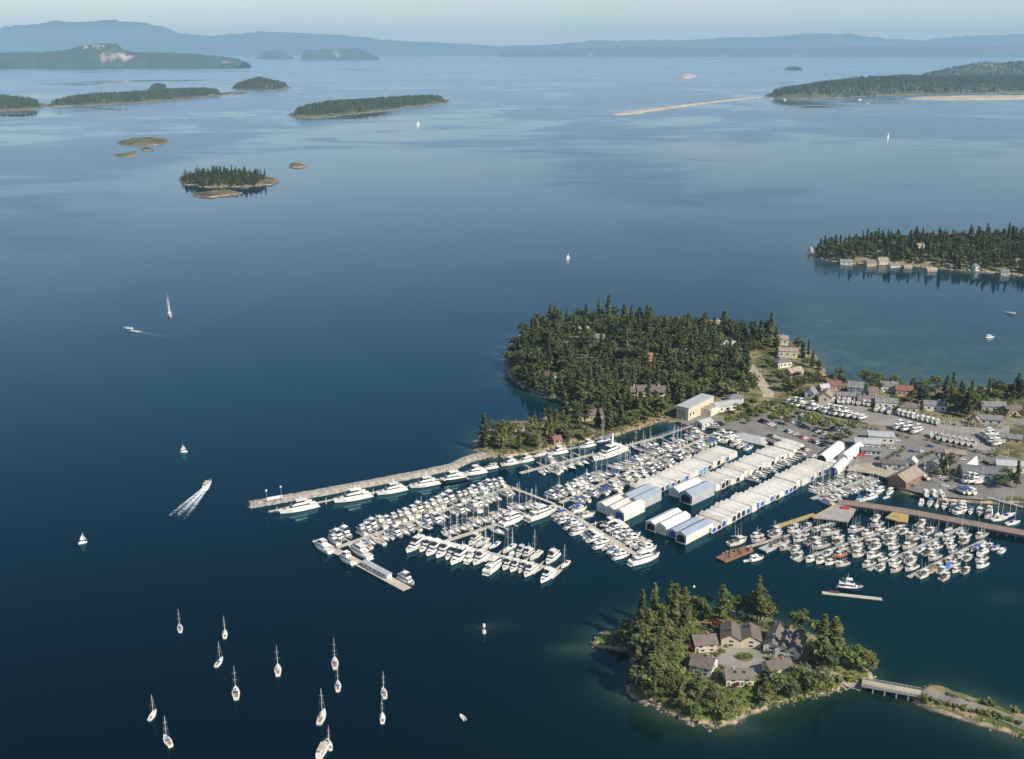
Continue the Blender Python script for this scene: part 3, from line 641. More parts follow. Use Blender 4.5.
# stall lines of the car park
b = MB()
def stalls(b, p0, p1, n, ln=4.8):
    p0, p1 = P(*p0, GZ), P(*p1, GZ); d = (p1 - p0) / hyp(p1 - p0); nn = np.array([-d[1], d[0]])
    for i in range(n + 1):
        c = p0 + (p1 - p0) * i / n; e = c + nn * ln
        b.add([(c[0] - d[0] * .07, c[1] - d[1] * .07, GZ + .036), (c[0] + d[0] * .07, c[1] + d[1] * .07, GZ + .036), (e[0] + d[0] * .07, e[1] + d[1] * .07, GZ + .036), (e[0] - d[0] * .07, e[1] - d[1] * .07, GZ + .036)], [(0, 1, 2, 3)])
LOTS = [((766, 436), (806, 452), 'quayside'), ((757, 421), (826, 449), 'lower'), ((772, 416), (836, 441), 'middle'), ((776, 407), (842, 433), 'upper')]
for a0, a1, _ in LOTS: stalls(b, a0, a1, int(hyp(P(*a1) - P(*a0)) / 2.8))
tag(ob('parking_lines', b.data('parking_lines', [M['paint']])), kind='structure')
# -- the townhouses on the small island
IZ = 4.15
def townhouse(pa, pb, w, rise, label, wall='wall_cream', h=4.0, **k):
    a, c = P(*pa, IZ + h), P(*pb, IZ + h); m_ = (a + c) / 2
    return house(m_[0], m_[1], gz(m_[0], m_[1], isle_h), ang(a, c), hyp(c - a) * .88, w * .84, h * .92, rise, wall, 'roof_brown', label, storeys=2, group='townhouses on the island', cat='townhouse', name='townhouse', **k)
GI = []
townhouse((691, 640), (716, 638), 10, 2.4, 'cream townhouse with brown roof at the seaward top of the island court', 'wall_cream')
townhouse((692, 658), (716, 664), 11, 2.8, 'townhouse with a wide white gable facing the bushes below the island court', 'wall_white')
townhouse((731.5, 640), (731, 624), 10, 2.2, 'first of two twin brown-roofed townhouses behind the island roundabout', chim=True)
townhouse((751.5, 641), (749, 625.5), 10, 2.2, 'second of two twin brown-roofed townhouses behind the island roundabout, beside the triple block')
townhouse((771, 647), (779, 628), 8, 2.2, 'stepped brown-roofed townhouse next to the twin pair on the island', 'wall_white')
townhouse((782, 650), (790, 630), 7, 2.2, 'middle townhouse of the stepped block beside the island court', 'wall_white')
townhouse((792, 652), (800, 634), 7, 2.2, 'end townhouse of the stepped block nearest the island bridge', 'wall_white')
townhouse((723, 673), (754, 673), 9, 2.4, 'brown-roofed townhouse in front of the island roundabout with white windows', 'wall_white', skylight=2)
townhouse((765, 666), (790, 661), 8, 2.2, 'low brown-roofed townhouse half hidden by trees towards the bridge')
def disc(name, c, r0, r1, z, m, n=32, hf=isle_h):
    V = []; F = []
    for i in range(n):
        a = 6.2832 * i / n
        for r in (r0, r1): V.append((c[0] + r * math.cos(a), c[1] + r * math.sin(a), z))
    for i in range(n): j = (i + 1) % n; F.append((2 * i, 2 * i + 1, 2 * j + 1, 2 * j))
    return tag(ob(name, mkmesh(name, V, F, M[m])), kind='structure')
CC = P(744, 657, IZ)
cz = max(gz(CC[0] + 11 * math.cos(a), CC[1] + 11 * math.sin(a), isle_h) for a in np.linspace(0, 6.2, 12)) + .06
disc('courtyard', CC, 4.2, 13.5, cz, 'asphalt_pale'); AVOID.append((CC[0], CC[1], 13.5))
k = MB()
for i in range(28):
    a0, a1 = 6.2832 * i / 28, 6.2832 * (i + 1) / 28
    k.hexa([(CC[0] + r * math.cos(a), CC[1] + r * math.sin(a), cz - .4) for r, a in ((4.0, a0), (4.35, a0), (4.35, a1), (4.0, a1))], [(CC[0] + r * math.cos(a), CC[1] + r * math.sin(a), cz + .14) for r, a in ((4.0, a0), (4.35, a0), (4.35, a1), (4.0, a1))])
tag(ob('kerb', k.data('kerb', [M['concrete']])), kind='structure')
bd = MB(); bd.prism([(CC[0] + 3.95 * math.cos(i * .2244), CC[1] + 3.95 * math.sin(i * .2244)) for i in range(28)], cz - .4, cz + .10); tag(ob('planting_bed', bd.data('planting_bed', [M['grass']])), kind='structure')
ground_strip('driveway', [CC + np.array([12.5, 1]), P(790, 668, IZ), P(815, 672, IZ), P(842, 676, 3.5), P(864, 683, 2.6)], 5, 'asphalt_pale', .18, isle_h)
for (px, py) in ((790, 668), (815, 672), (842, 676)): c = P(px, py, IZ); AVOID.append((c[0], c[1], 4))
# -- bridge and causeway
BA, BB = P(862, 682, 3), P(921, 693, 3); bl = hyp(BB - BA); bz = ang(BA, BB)
br = spawn('road_bridge', [], (*((BA + BB) / 2), 0), bz, None, 'low concrete road bridge joining the townhouse island to the causeway', 'bridge')
k = MB(); k.box(-bl / 2, bl / 2, -2.6, 2.6, 2.3, 2.85); ob('deck', k.data('bridge_deck', [M['concrete']]), br)
k = MB(); k.box(-bl / 2, bl / 2, -2.1, 2.1, 2.85, 2.90); ob('roadway', k.data('bridge_roadway', [M['gravel']]), br)
for s in (-1, 1):
    k = MB()
    for i in range(13): x_ = -bl / 2 + bl * i / 12; k.box(x_ - .1, x_ + .1, s * 2.45 - .1, s * 2.45 + .1, 2.85, 3.75)
    k.box(-bl / 2, bl / 2, s * 2.45 - .12, s * 2.45 + .12, 3.75, 3.92); k.box(-bl / 2, bl / 2, s * 2.45 - .05, s * 2.45 + .05, 3.2, 3.3); ob('railing', k.data('bridge_railing', [M['concrete']]), br)
for t_ in (-.3, -.1, .1, .3):
    k = MB(); k.box(bl * t_ - .3, bl * t_ + .3, -2.4, 2.4, -2, 2.3); ob('pier', k.data('bridge_pier', [M['concrete']]), br)
ground_strip('road', [BB + np.array([-1, .3]), P(940, 697, 2.6), P(965, 704.5, 2.6), P(990, 712, 2.6), P(1050, 735, 2.6), P(1110, 758, 2.6)], 6.5, 'road', .14, cause_h)
# -- big buildings of the marina
p, q = P(688, 421, GZ), P(713, 408.5, GZ); L0 = hyp(q - p); a0 = ang(p, q); m_ = (p + q) / 2 + 6.0 * np.array([-math.sin(a0), math.cos(a0)]) * .78
bs = spawn('boat_shed', [], (*m_, GZ), a0, None, 'tall cream boat shed with flat grey roof at the marina shore', 'boat shed')
k = MB(); k.hexa([(-L0 / 2, -4.7, -1), (L0 / 2, -4.7, -1), (L0 / 2, 4.7, -1), (-L0 / 2, 4.7, -1)], [(-L0 / 2, -4.7, 9), (L0 / 2, -4.7, 9), (L0 / 2, 4.7, 9), (-L0 / 2, 4.7, 9)]); ob('wall', k.data('shed_wall', [M['wall_cream']]), bs)
k = MB(); k.hexa([(-L0 / 2 - .4, -5.1, 9), (L0 / 2 + .4, -5.1, 9), (L0 / 2 + .4, 5.1, 9), (-L0 / 2 - .4, 5.1, 9)], [(-L0 / 2 - .4, -5.1, 9.5), (L0 / 2 + .4, -5.1, 9.5), (L0 / 2 + .4, 0, 10.0), (-L0 / 2 - .4, 0, 10.0)][0:2] + [(L0 / 2 + .4, 5.1, 9.5), (-L0 / 2 - .4, 5.1, 9.5)]); ob('roof', k.data('shed_roof', [M['roof_metal']]), bs)
for i in range(2):
    k = MB(); win(k, -L0 / 2 + 3 + i * 4, -4.7, 3.2, 1.6, 2, 'y', -1); ob('window', k.data('window', [M['window_frame'], M['glass']]), bs)
k = MB(); k.box(-L0 / 2 - .08, -L0 / 2, -3, 3, 0, 7); ob('door', k.data('shed_door', [M['wall_tan']]), bs)
k = MB(); k.box(0, L0 * .46, -12.5, -4.7, -1, 4.6, 0); k.box(-.3, L0 * .46 + .3, -10.9, -4.76, 4.6, 4.9, 1)
for i in range(3): k.box(.8 + i * 1.9, 2.2 + i * 1.9, -10.56, -10.5, 2.2, 3.8, 2)
ob('annexe', k.data('shed_annexe', [M['wall_white'], M['roof_tan'], M['glass']]), bs); AVOID.append((*m_, 20))
def HS(px, py, deg, l, w, h, rise, wall, roof, label, zoff=0, hf=main_h, **k):
    z0 = gz(*P(px, py, GZ), hf)
    for _ in range(3): c = P(px, py, z0 + h); z0 = gz(c[0], c[1], hf)
    AVOID.append((c[0], c[1] - 7, 6.5)); q = (.84 if hf is main_h else .70) if k.get('cat', 'house') == 'house' else 1
    return house(c[0], c[1], z0 + zoff, R(deg), l * q, w * q, h * (.9 if q < 1 else 1), rise, wall, roof, label, **k)
HS(704, 420, 38, 11, 7, 3.6, 1.2, 'wall_white', 'roof_metal', 'low white marina workshop with metal roof beside the cream boat shed', cat='workshop', name='workshop', chim=False)
HS(726, 403, 25, 22, 11, 4.2, 1.2, 'wall_white', 'roof_metal', 'long white workshop behind the cream boat shed', cat='workshop', name='workshop', chim=False, nwin=4)
HS(735, 396, 10, 13, 9, 3.8, 2.0, 'wall_white', 'roof_grey', 'white cottage with grey hip roof at the foot of the hill road', hip=True)
HS(751, 431, -38, 24, 13, 4.0, 2.4, 'wall_white', 'roof_metal', 'marina office with wide pale hip roof at the head of the docks', hip=True, cat='office', name='marina_office', chim=False, nwin=5, over=1.2)
HS(867, 441, -12, 15, 11, 4.2, .6, 'wall_white', 'roof_metal', 'flat white shop building facing the plaza', cat='shop', name='shop_building', chim=False, nwin=4)
HS(881, 434, -12, 16, 11, 4.6, .6, 'wall_white', 'roof_metal', 'second flat white shop building against the hedge street', cat='shop', name='shop_building', chim=False, nwin=4)
HS(871, 449, -12, 12, 6, 3.2, .8, 'wall_grey', 'roof_grey', 'low grey shop front before the white shops', cat='shop', name='shop_building', chim=False, nwin=4)
HS(906, 475, 45, 22, 11, 4.2, 3.2, 'brick', 'roof_tan', 'brick boat-repair shed with long tan gable roof by the slipway', cat='boat shed', name='repair_shed', chim=False, nwin=3)
HS(893, 462, -10, 13, 7, 3.2, 1.4, 'wall_grey', 'roof_brown', 'grey chandlery with small white gable behind the repair shed', cat='shop', name='chandlery', chim=False)
HS(912, 461, 60, 6, 6, 3.5, 2.4, 'wall_white', 'roof_metal', 'small white gable hut beside the grey chandlery', cat='hut', name='hut', chim=False, nwin=1)
HS(937, 462, 40, 14, 9, 3.6, 1.8, 'wall_grey', 'roof_grey', 'grey-roofed workshop under the firs of the lower yard', cat='workshop', name='workshop', chim=False)
HS(985, 470, -14, 26, 14, 4.5, 1.0, 'wall_white', 'roof_grey', 'wide grey-roofed warehouse by the green tarpaulin', cat='warehouse', name='warehouse', chim=False, nwin=5)
HS(1010, 463, -14, 16, 10, 4.2, 1.6, 'wall_white', 'roof_metal', 'white workshop with pale roof at the end of the street', cat='workshop', name='workshop', chim=False, nwin=3)
HS(955, 452, -14, 12, 7, 3.2, 1.2, 'wall_tan', 'roof_tan', 'small tan shed along the street before the fir clump', cat='shed', name='shed', chim=False)
HS(1012, 436, -20, 14, 9, 4, 1.8, 'wall_tan', 'roof_grey', 'tan house beyond the boat yard fence')
# -- waterfront condominium block in the wood
c0 = P(645, 400, 3); cb = spawn('condominium', [], (c0[0], c0[1], gz(*c0) - .3), R(2), None, 'tan three-storey condominium block with balconies among the firs', 'apartment block'); AVOID.append((c0[0], c0[1] - 2, 17))
k = MB()
for i in range(4): k.box(-14 + 7 * i, -14 + 7 * i + 6.98, -5 - (i % 2) * 1.4, 6, -1, 9.4 if i in (1, 2) else 8.6)
ob('wall', k.data('condo_wall', [M['wall_tan']]), cb)
k = MB()
for (x0, x1, zz, yy) in ((-14.6, -7, 8.6, -6), (-7, 7, 9.4, -7), (7, 14.6, 8.6, -7)):
    k.hexa([(x0, yy, zz + .02), (x1, yy, zz + .02), (x1, 6.8, zz + .02), (x0, 6.8, zz + .02)], [(x0 + .02, -.8, zz + 3.0), (x1 - .02, -.8, zz + 3.0), (x1 - .02, .8, zz + 3.0), (x0 + .02, .8, zz + 3.0)])
rf = ob('roof', k.data('condo_roof', [M['roof_brown']]), cb)
for i in range(3):
    k = MB(); k.box(-9 + i * 9, -7.8 + i * 9, -1.2, .2, 10, 13); ob('chimney', k.data('chimney', [M['wall_tan']]), rf)
for i in range(4):
    for f in range(3):
        yv = -5 - (i % 2) * 1.4; k = MB(); win(k, -14 + 7 * i + 3.5, yv, .6 + f * 2.9, 3.4, 1.7, 'y', -1); ob('window', k.data('window', [M['window_frame'], M['glass']]), cb)
        if f:
            k = MB(); k.box(-14 + 7 * i + 1, -14 + 7 * i + 6, yv - 1.6, yv, .15 + f * 2.9, .32 + f * 2.9)
            for s in (1, 3.5, 6): k.box(-14 + 7 * i + s - .06, -14 + 7 * i + s + .06, yv - 1.6, yv - 1.5, .32 + f * 2.9, 1.3 + f * 2.9)
            k.box(-14 + 7 * i + 1, -14 + 7 * i + 6, yv - 1.62, yv - 1.5, 1.2 + f * 2.9, 1.32 + f * 2.9); ob('balcony', k.data('balcony', [M['wall_white']]), cb)
# -- houses in the wood of the point
for (px, py, dg, l, w_, h, rs_, wl, rf_, lb) in [
    (534, 354, 30, 15, 10, 5.5, 3, 'wall_tan', 'roof_brown', 'brown house highest on the seaward tip of the wooded point'), (562, 344, 10, 14, 10, 5.5, 3, 'wall_tan', 'roof_brown', 'brown-roofed house in the clearing near the point tip'),
    (597, 337, -15, 15, 10, 5.5, 3, 'wall_tan', 'roof_grey', 'grey-roofed house among the firs at the middle of the point'), (583, 329, 0, 12, 9, 5, 2.4, 'wall_white', 'roof_tan', 'pale house towards the far shore of the point'),
    (661, 327, 20, 12, 9, 5, 2.4, 'wall_white', 'roof_grey', 'white house peeping from the firs by the far shore'), (649, 356, 40, 8, 7, 5, 4, 'wall_pink', 'roof_red', 'small house with steep red roof in the wood above the condominium'),
    (551, 374, -30, 11, 8, 5, 2.6, 'wall_grey', 'roof_brown', 'grey house above the little cove'), (521, 424, 5, 20, 8, 4.0, 2.4, 'wall_tan', 'roof_brown', 'long brown-roofed house on the low spit behind the breakwater'),
    (590, 413, 15, 20, 9, 4.5, 3, 'wall_tan', 'roof_brown', 'brown-roofed house at the neck of the spit'), (556, 438, 30, 7, 6, 3.4, 2.0, 'wall_pink', 'roof_red', 'little red-brown cottage on the bank above the moored yachts'),
    (729, 343, -12, 20, 9, 5, 2.4, 'wall_white', 'roof_metal', 'long white-roofed house at the wood edge beside the hill road'), (731, 358, -40, 13, 9, 5, 2.6, 'wall_pink', 'roof_purple', 'pinkish house below the long white-roofed one'),
    (716, 322, 5, 12, 8, 4.5, 2.2, 'wall_white', 'roof_tan', 'pale house by the yellow tree on the far shore'), (694, 386, -15, 16, 9, 4, 2.2, 'wall_grey', 'roof_grey', 'low grey house behind the long hedge'), (681, 351, 10, 11, 8, 5, 2.6, 'wall_tan', 'roof_grey', 'small tan house deep in the wood of the point')]:
    HS(px, py, dg, l, w_, h, rs_, wl, rf_, lb, nwin=3)
# -- houses of the village along the far bay
for (px, py, dg, l, w_, h, rs_, wl, rf_, lb) in [
    (779, 338, -10, 18, 10, 5, 2.4, 'wall_white', 'roof_tan', 'tan-roofed house highest on the hill road'), (787, 349, -8, 20, 10, 6, 2.0, 'wall_cream', 'roof_tan', 'big cream villa with wide terrace on the hill road'),
    (782, 360, 20, 15, 11, 5, 2.8, 'wall_white', 'roof_purple', 'white house with violet hip roof below the villa'), (794, 370, 30, 16, 9, 4.6, 2.6, 'wall_cream', 'roof_tan', 'cream bungalow with two gables below the violet-roofed house'),
    (811, 391, 60, 10, 8, 4.5, 3.2, 'wall_white', 'roof_grey', 'white gable cottage beside the dark tree clump'), (826, 394, 70, 13, 11, 5, 3, 'wall_cream', 'roof_tan', 'cream two-gabled house next to the white gable cottage'),
    (824, 386, 10, 8, 7, 4, 2, 'wall_white', 'roof_metal', 'tiny white house behind the cream two-gabled house'), (834, 383, -10, 12, 9, 5, 2.6, 'wall_pink', 'roof_red', 'red-roofed house first along the bay shore'),
    (856, 385, -20, 13, 11, 5.5, 3.4, 'wall_blue', 'roof_grey', 'pale blue house with steep grey roof by the bay'), (848, 394, -12, 20, 9, 3.8, 1.8, 'wall_grey', 'roof_grey', 'long low grey house before the pale blue one'),
    (868, 398, -12, 17, 10, 4.4, 2.4, 'wall_white', 'roof_purple', 'white house with purple roof in the yellow shrubs'), (889, 384, -8, 15, 10, 5.4, 2.6, 'wall_white', 'roof_grey', 'white two-storey house on the bay shore'),
    (904, 388, -14, 14, 10, 5, 2.6, 'wall_pink', 'roof_red', 'pink house with red roof on the bay shore'), (886, 400, -10, 18, 9, 5.4, 2.2, 'wall_white', 'roof_grey', 'wide white house with grey roof facing the boat yard'),
    (908, 405, -16, 14, 11, 4.4, 3, 'wall_cream', 'roof_brown', 'cream house with brown hip roof facing the boat yard'), (935, 403, -14, 18, 9, 5, 2.2, 'wall_white', 'roof_grey', 'white house with dark roof between the tall firs'),
    (942, 392, -10, 10, 8, 5, 2.6, 'wall_tan', 'roof_brown', 'small brown-roofed house behind the firs by the bay'), (993, 404, -8, 20, 10, 4.4, 2.4, 'wall_grey', 'roof_grey', 'long grey-roofed house in the shade of the big firs'),
    (990, 417, -14, 19, 11, 4, 2, 'wall_grey', 'roof_grey', 'low grey house with dark doors behind the boat yard'), (975, 419, 70, 8, 6, 4.5, 3, 'wall_pink', 'roof_tan', 'narrow pinkish gable house at the foot of the firs'),
    (1012, 408, 8, 14, 10, 4.4, 2.4, 'wall_tan', 'roof_brown', 'tan house on the dry lawn beyond the firs'), (872, 390, 15, 10, 8, 4.4, 2.4, 'wall_tan', 'roof_brown', 'brown cottage behind the purple-roofed house')]:
    HS(px, py, dg, l, w_, h, rs_, wl, rf_, lb, nwin=3, hip=('hip' in lb))
# -- houses along the wooded headland across the bay
for i, (px, py, l, wl, rf_, lb) in enumerate([
    (813, 249, 14, 'wall_white', 'roof_tan', 'white house alone on the rocky headland tip'), (847, 254, 20, 'wall_white', 'roof_grey', 'white house with wide grey roof on the headland shore'), (871, 254, 20, 'wall_tan', 'roof_brown', 'brown-roofed house with tan walls on the headland shore'),
    (883, 254, 17, 'wall_cream', 'roof_tan', 'cream house in the middle of the headland row'), (895, 254, 20, 'wall_white', 'roof_grey', 'grey-roofed long house in the headland row'), (909, 257, 12, 'wall_cream', 'roof_tan', 'small cream house on the dry headland bank'),
    (920, 246, 12, 'wall_white', 'roof_tan', 'pale house up among the headland trees'), (932, 261, 16, 'wall_pink', 'roof_tan', 'pinkish boathouse-like cottage at the headland water edge'), (978, 258, 14, 'wall_white', 'roof_grey', 'white house half hidden by the headland trees'),
    (1006, 261, 12, 'wall_white', 'roof_grey', 'white cottage in the headland trees towards the frame edge'), (1018, 257, 12, 'wall_tan', 'roof_brown', 'tan cottage uphill in the headland trees')]):
    HS(px, py, rnd.choice((-12, 0, 8, 20)), l, 10, 5, 2.6, wl, rf_, lb, hf=east_h, nwin=2, zoff=.4)
# -- white arched tents, yard tents, tarpaulins
def arch(name, px0, px1, w, h, roofm, label, cat, endm='inside_shade', z=GZ, wallh=1.2):
    p, q = P(*px0, z), P(*px1, z); a_ = ang(p, q); l = hyp(q - p); r = spawn(name, [], (*((p + q) / 2), z), a_, None, label, cat); n = 12; V = []; F = []
    sec = [(-w / 2, -.3)] + [(-w / 2 * math.cos(math.pi * i / n), wallh + (h - wallh) * math.sin(math.pi * i / n)) for i in range(n + 1)] + [(w / 2, -.3)]
    for x in (-l / 2, l / 2): V += [(x, y, zz) for y, zz in sec]
    m = len(sec); F = [(i, m + i, m + i + 1, i + 1) for i in range(m - 1)]; F = [f[::-1] for f in F]
    ob('cover', mkmesh('arch_cover', V, F + [tuple(range(m, 2 * m))], [M[roofm]], None), r)
    s2 = [(y * .90, max(zz * .93, -.3) if zz > 0 else zz) for y, zz in sec]
    ob('end_frame', mkmesh('arch_end', [(-l / 2 - .02, y, zz) for y, zz in sec] + [(-l / 2 - .02, y, zz) for y, zz in s2], [(i, i + 1, m + i + 1, m + i) for i in range(m - 1)], [M[roofm]]), r)
    ob('doorway', mkmesh('arch_door', [(-l / 2 + .05, y, zz) for y, zz in s2], [tuple(range(m))[::-1]], [M[endm]]), r); AVOID.append((*((p + q) / 2), l / 2)); return r  # doorway is a flat panel; a near-black one paints the interior shade
arch('boat_tent', (821, 462.5), (839, 448.5), 7.0, 5.2, 'tent', 'long white arched boat tent with dark mouth at the head of the boathouse rows', 'tent')
arch('boat_tent', (843, 461), (859, 449), 6.6, 4.8, 'tent', 'second white arched tent closest to the plaza', 'tent', 'canvas_white')
arch('boat_tent', (833, 474), (844, 464), 6, 4.4, 'shed_roof_white', 'white tent with a bright blue door above the sailboat dock', 'tent', 'door_blue', 1.0)
k = MB(); c = P(969, 470, GZ); r = spawn('yard_canopy', [], (*c, GZ), R(35), None, 'white peaked canvas canopy over a hauled boat in the lower yard', 'canopy')
k.add([(-7, -2.2, 0), (7, -2.2, 0), (7, 2.2, 0), (-7, 2.2, 0), (-5, 0, 4), (6.5, 0, 8)], [(0, 1, 5, 4), (2, 3, 4, 5), (1, 2, 5), (3, 0, 4)]); ob('canvas', k.data('canopy_canvas', [M['canvas_white']]), r); AVOID.append((*c, 7))
c = P(990, 481, GZ); r = spawn('tarpaulin_heap', [], (*c, GZ), R(-20), None, 'green tarpaulin draped over gear beside the big tree', 'tarpaulin'); k = MB()
for i in range(4): k.frus(-6 + i * 3, -3.1 + i * 3, 2.2, -.05, 2 + (i % 2) * .8, .7, .7, 1.2)
ob('sheet', k.data('green_tarp', [M['green_tarp']]), r)
# ------------------------------------------------------------------ boats: prototypes
def hull_mb(L, B, F, fine=1.0, sheer=.42, mats3=True, transom=.86, keel=.6, bul=0.0):
    """lofted hull with a boot stripe; slots: topsides, boot stripe, deck"""
    mb = MB(); ns = 13; rings = []
    for i in range(ns):
        t = i / (ns - 1); f = 1 - max(0, (t - .42) / .58) ** (2.1 * fine); a = transom + (1 - transom) * min(1, t / .4)
        w_ = max(.015, B / 2 * f * a); z = F * (1 + sheer * max(0, (t - .25) / .75) ** 1.8); x = -L / 2 + L * t
        xl = -L / 2 + L * t * (.93 if t > .5 else .93 + .0) + (.02 * L if t < .5 else 0) * (1 - t * 2); k = max(.01, w_ * (.90 - .25 * max(0, t - .6)))
        rings.append([(x, w_, z), (xl + (x - xl) * .15, k, .30 * min(1, F / 1.2)), (xl, k * .97, .06), (xl * .98, k * .5, -keel), (xl * .98, -k * .5, -keel), (xl, -k * .97, .06), (xl + (x - xl) * .15, -k, .30 * min(1, F / 1.2)), (x, -w_, z)])
    V = [q for r in rings for q in r]; n = 8
    mb.add(V, [])
    for i in range(ns - 1):
        for j in range(7):
            mb.f.append((i * n + j, i * n + j + 1, (i + 1) * n + j + 1, (i + 1) * n + j)[::-1]); mb.m.append(1 if j in (1, 5) else (1 if j in (2, 3, 4) else 0))
        mb.f.append((i * n + 7, i * n, (i + 1) * n, (i + 1) * n + 7)[::-1]); mb.m.append(2)
    mb.f.append(tuple(range(n))); mb.m.append(0)
    if bul:      # low bulwark / toe rail
        for s in (0, 7):
            for i in range(ns - 1):
                a, b = rings[i][s], rings[i + 1][s]; k_ = .94
                mb.add([a, b, (b[0], b[1], b[2] + bul), (a[0], a[1], a[2] + bul), (a[0], a[1] * k_, a[2]), (b[0], b[1] * k_, b[2]), (b[0], b[1] * k_, b[2] + bul), (a[0], a[1] * k_, a[2] + bul)], [(0, 1, 2, 3), (5, 4, 7, 6), (3, 2, 6, 7)], 0)
    def dz(x): t = x / L + .5; return F * (1 + sheer * max(0, (t - .25) / .75) ** 1.8)
    def hw(x): t = x / L + .5; return B / 2 * (1 - max(0, (t - .42) / .58) ** (2.1 * fine)) * (transom + (1 - transom) * min(1, t / .4))
    return mb, dz, hw
def motor(L, B, style, hullm='gelcoat', canvas='canvas_blue', boot='boot', cab='gelcoat', seed=0):
    F = .075 * L + .42; mb, dz, hw = hull_mb(L, B, F, 1.0 if style != 'trawler' else 1.25, .40 if style != 'trawler' else .6, keel=.5)
    parts = []; H_ = [('hull', mb.data('hull', [M[hullm], M[boot], M['deck']]), [])]
    g = MB(); g.box(-L / 2 - .05 * L, -L / 2 + .02, -B * .36, B * .36, .28, .40, 0); g.box(-L * .46, -L * .25, -B * .33, B * .33, F + .01, F + .03, 2)
    for s in (-1, 1): g.box(-L * .47, -L * .2, s * B * .40 - .06, s * B * .40 + .06, F, F + .55, 0)
    parts.append(('cockpit', g.data('cockpit', [M['gelcoat'], M['teak'], M['deck']])))
    rl = MB()
    for s in (-1, 1):
        pr = None
        for i in range(7):
            x = L * (.02 + .46 * i / 6); y = s * (hw(x) - .08); z = dz(x); rl.tube((x, y, z), (x, y, z + .75), .025, None, 4)
            if pr: rl.tube(pr, (x, y, z + .75), .025, None, 4)
            pr = (x, y, z + .75)
    parts.append(('bow_rail', rl.data('bow_rail', [M['metal']])))
    wnd = MB(); c = MB(); fl = MB(); x0, x1, w_ = -L * .22, L * .20, B * .37
    if style == 'express':
        c.frus(x0 + .04 * L, L * .30, w_, F, F + 1.15, L * .20, .1, .25); wnd.band(x0 + .04 * L, L * .30, w_, F, F + 1.15, L * .20, .1, .25, .52, .86, .02)
        fl.box(-L * .20, L * .03, -B * .34, B * .34, F + 1.95, F + 2.05, 0)
        for s in (-1, 1): fl.tube((-L * .2, s * B * .33, F + .5), (-L * .14, s * B * .31, F + 2.0), .06); fl.tube((L * .02, s * B * .33, F + 1.0), (0, s * B * .31, F + 2.0), .05)
    else:
        hh = 1.75 if L < 20 else 2.1
        c.frus(x0, L * .27, w_, F - .05, F + hh, L * .13, -.15 * 0, .22); wnd.band(x0, L * .27, w_, F - .05, F + hh, L * .13, 0, .22, .48, .78, .025)
        z = F + hh
        c.box(-L * .36, x1 * .75, -B * .40, B * .40, z, z + .12)
        c.frus(-L * .20, x1 * .70, B * .34, z + .12, z + .85, L * .06, 0, .08)
        wnd.band(-L * .02, x1 * .70, B * .33, z + .85, z + 1.25, L * .04, L * .0, .05, 0, 1, 0)
        g2 = MB(); g2.box(-L * .17, x1 * .35, -B * .26, B * .26, z + .86, z + .89, 0); parts.append(('flybridge_floor', g2.data('fly_floor', [M['deck']])))
        ax = -L * .2
        for s in (-1, 1): fl.tube((ax, s * B * .34, z + .1), (ax + .45, s * B * .27, z + 2.2), .10); fl.tube((x1 * .3, s * B * .3, z + .8), (x1 * .2, s * B * .28, z + 2.2), .04)
        fl.box(ax + .2, x1 * .28, -B * .31, B * .31, z + 2.2, z + 2.32, 0)
        fl.tube((ax + .5, 0, z + 2.3), (ax + .4, 0, z + 3.2 + .06 * L), .06, .03); fl.hexa([(ax + .5 + .35 * math.cos(i), .35 * math.sin(i), z + 2.35) for i in np.linspace(0, 5.5, 8)], [(ax + .5 + .3 * math.cos(i), .3 * math.sin(i), z + 2.75) for i in np.linspace(0, 5.5, 8)], 1)
        if style == 'big':
            c.frus(-L * .16, x1 * .45, B * .30, z + .12, z + 2.05, L * .07, .3, .2); wnd.band(-L * .16, x1 * .45, B * .30, z + .12, z + 2.05, L * .07, .3, .2, .40, .82, .025)
            c.box(-L * .24, x1 * .28, -B * .33, B * .33, z + 2.06, z + 2.18)
            wnd.box(L * .0, L * .24, -hw(L * .24) - .0, hw(L * .24) + .0, F * .66, F * .80)
            fl.tube((-L * .08, 0, z + 2.1), (-L * .10, 0, z + (5.0 if L < 25 else 9.5)), .25 if L < 25 else 1.1, .10 if L < 25 else .7)
            dg = MB(); dg.frus(-L * .36, -L * .26, .7, z + .14, z + .7, .5, 0, .15); parts.append(('tender', dg.data('tender', [M['canvas_white']])))
        if style == 'trawler':
            fl.tube((-L * .12, 0, z), (-L * .12, 0, z + 5.2), .09, .05); fl.tube((-L * .12, 0, z + 1.4), (-L * .34, 0, z + 2.4), .06)
    ck = MB(); ck.box(L * .30, L * .38, -B * .12, B * .12, dz(L * .34) - .1, dz(L * .34) + .12);
    parts.append(('hatch', ck.data('hatch', [M['glass']])))
    if canvas: # aft cockpit cover
        cv = MB(); cv.frus(-L * .45, x0 + .02, B * .36, F + 1.75, F + 1.95, .05, .1, .15); 
        for s in (-1, 1): cv.box(-L * .45 + .05, -L * .45 + .13, s * B * .33 - .04, s * B * .33 + .04, F, F + 1.76)
        if seed % 3: parts.append(('canvas_cover', cv.data('canvas_cover', [M[canvas]])))
    parts += [('cabin', c.data('cabin', [M[cab]])), ('windows', wnd.data('cabin_windows', [M['glass']])), ('hardtop', fl.data('hardtop', [M[canvas] if canvas and style == 'express' else M['gelcoat'], M['metal']]))]
    return H_ + parts
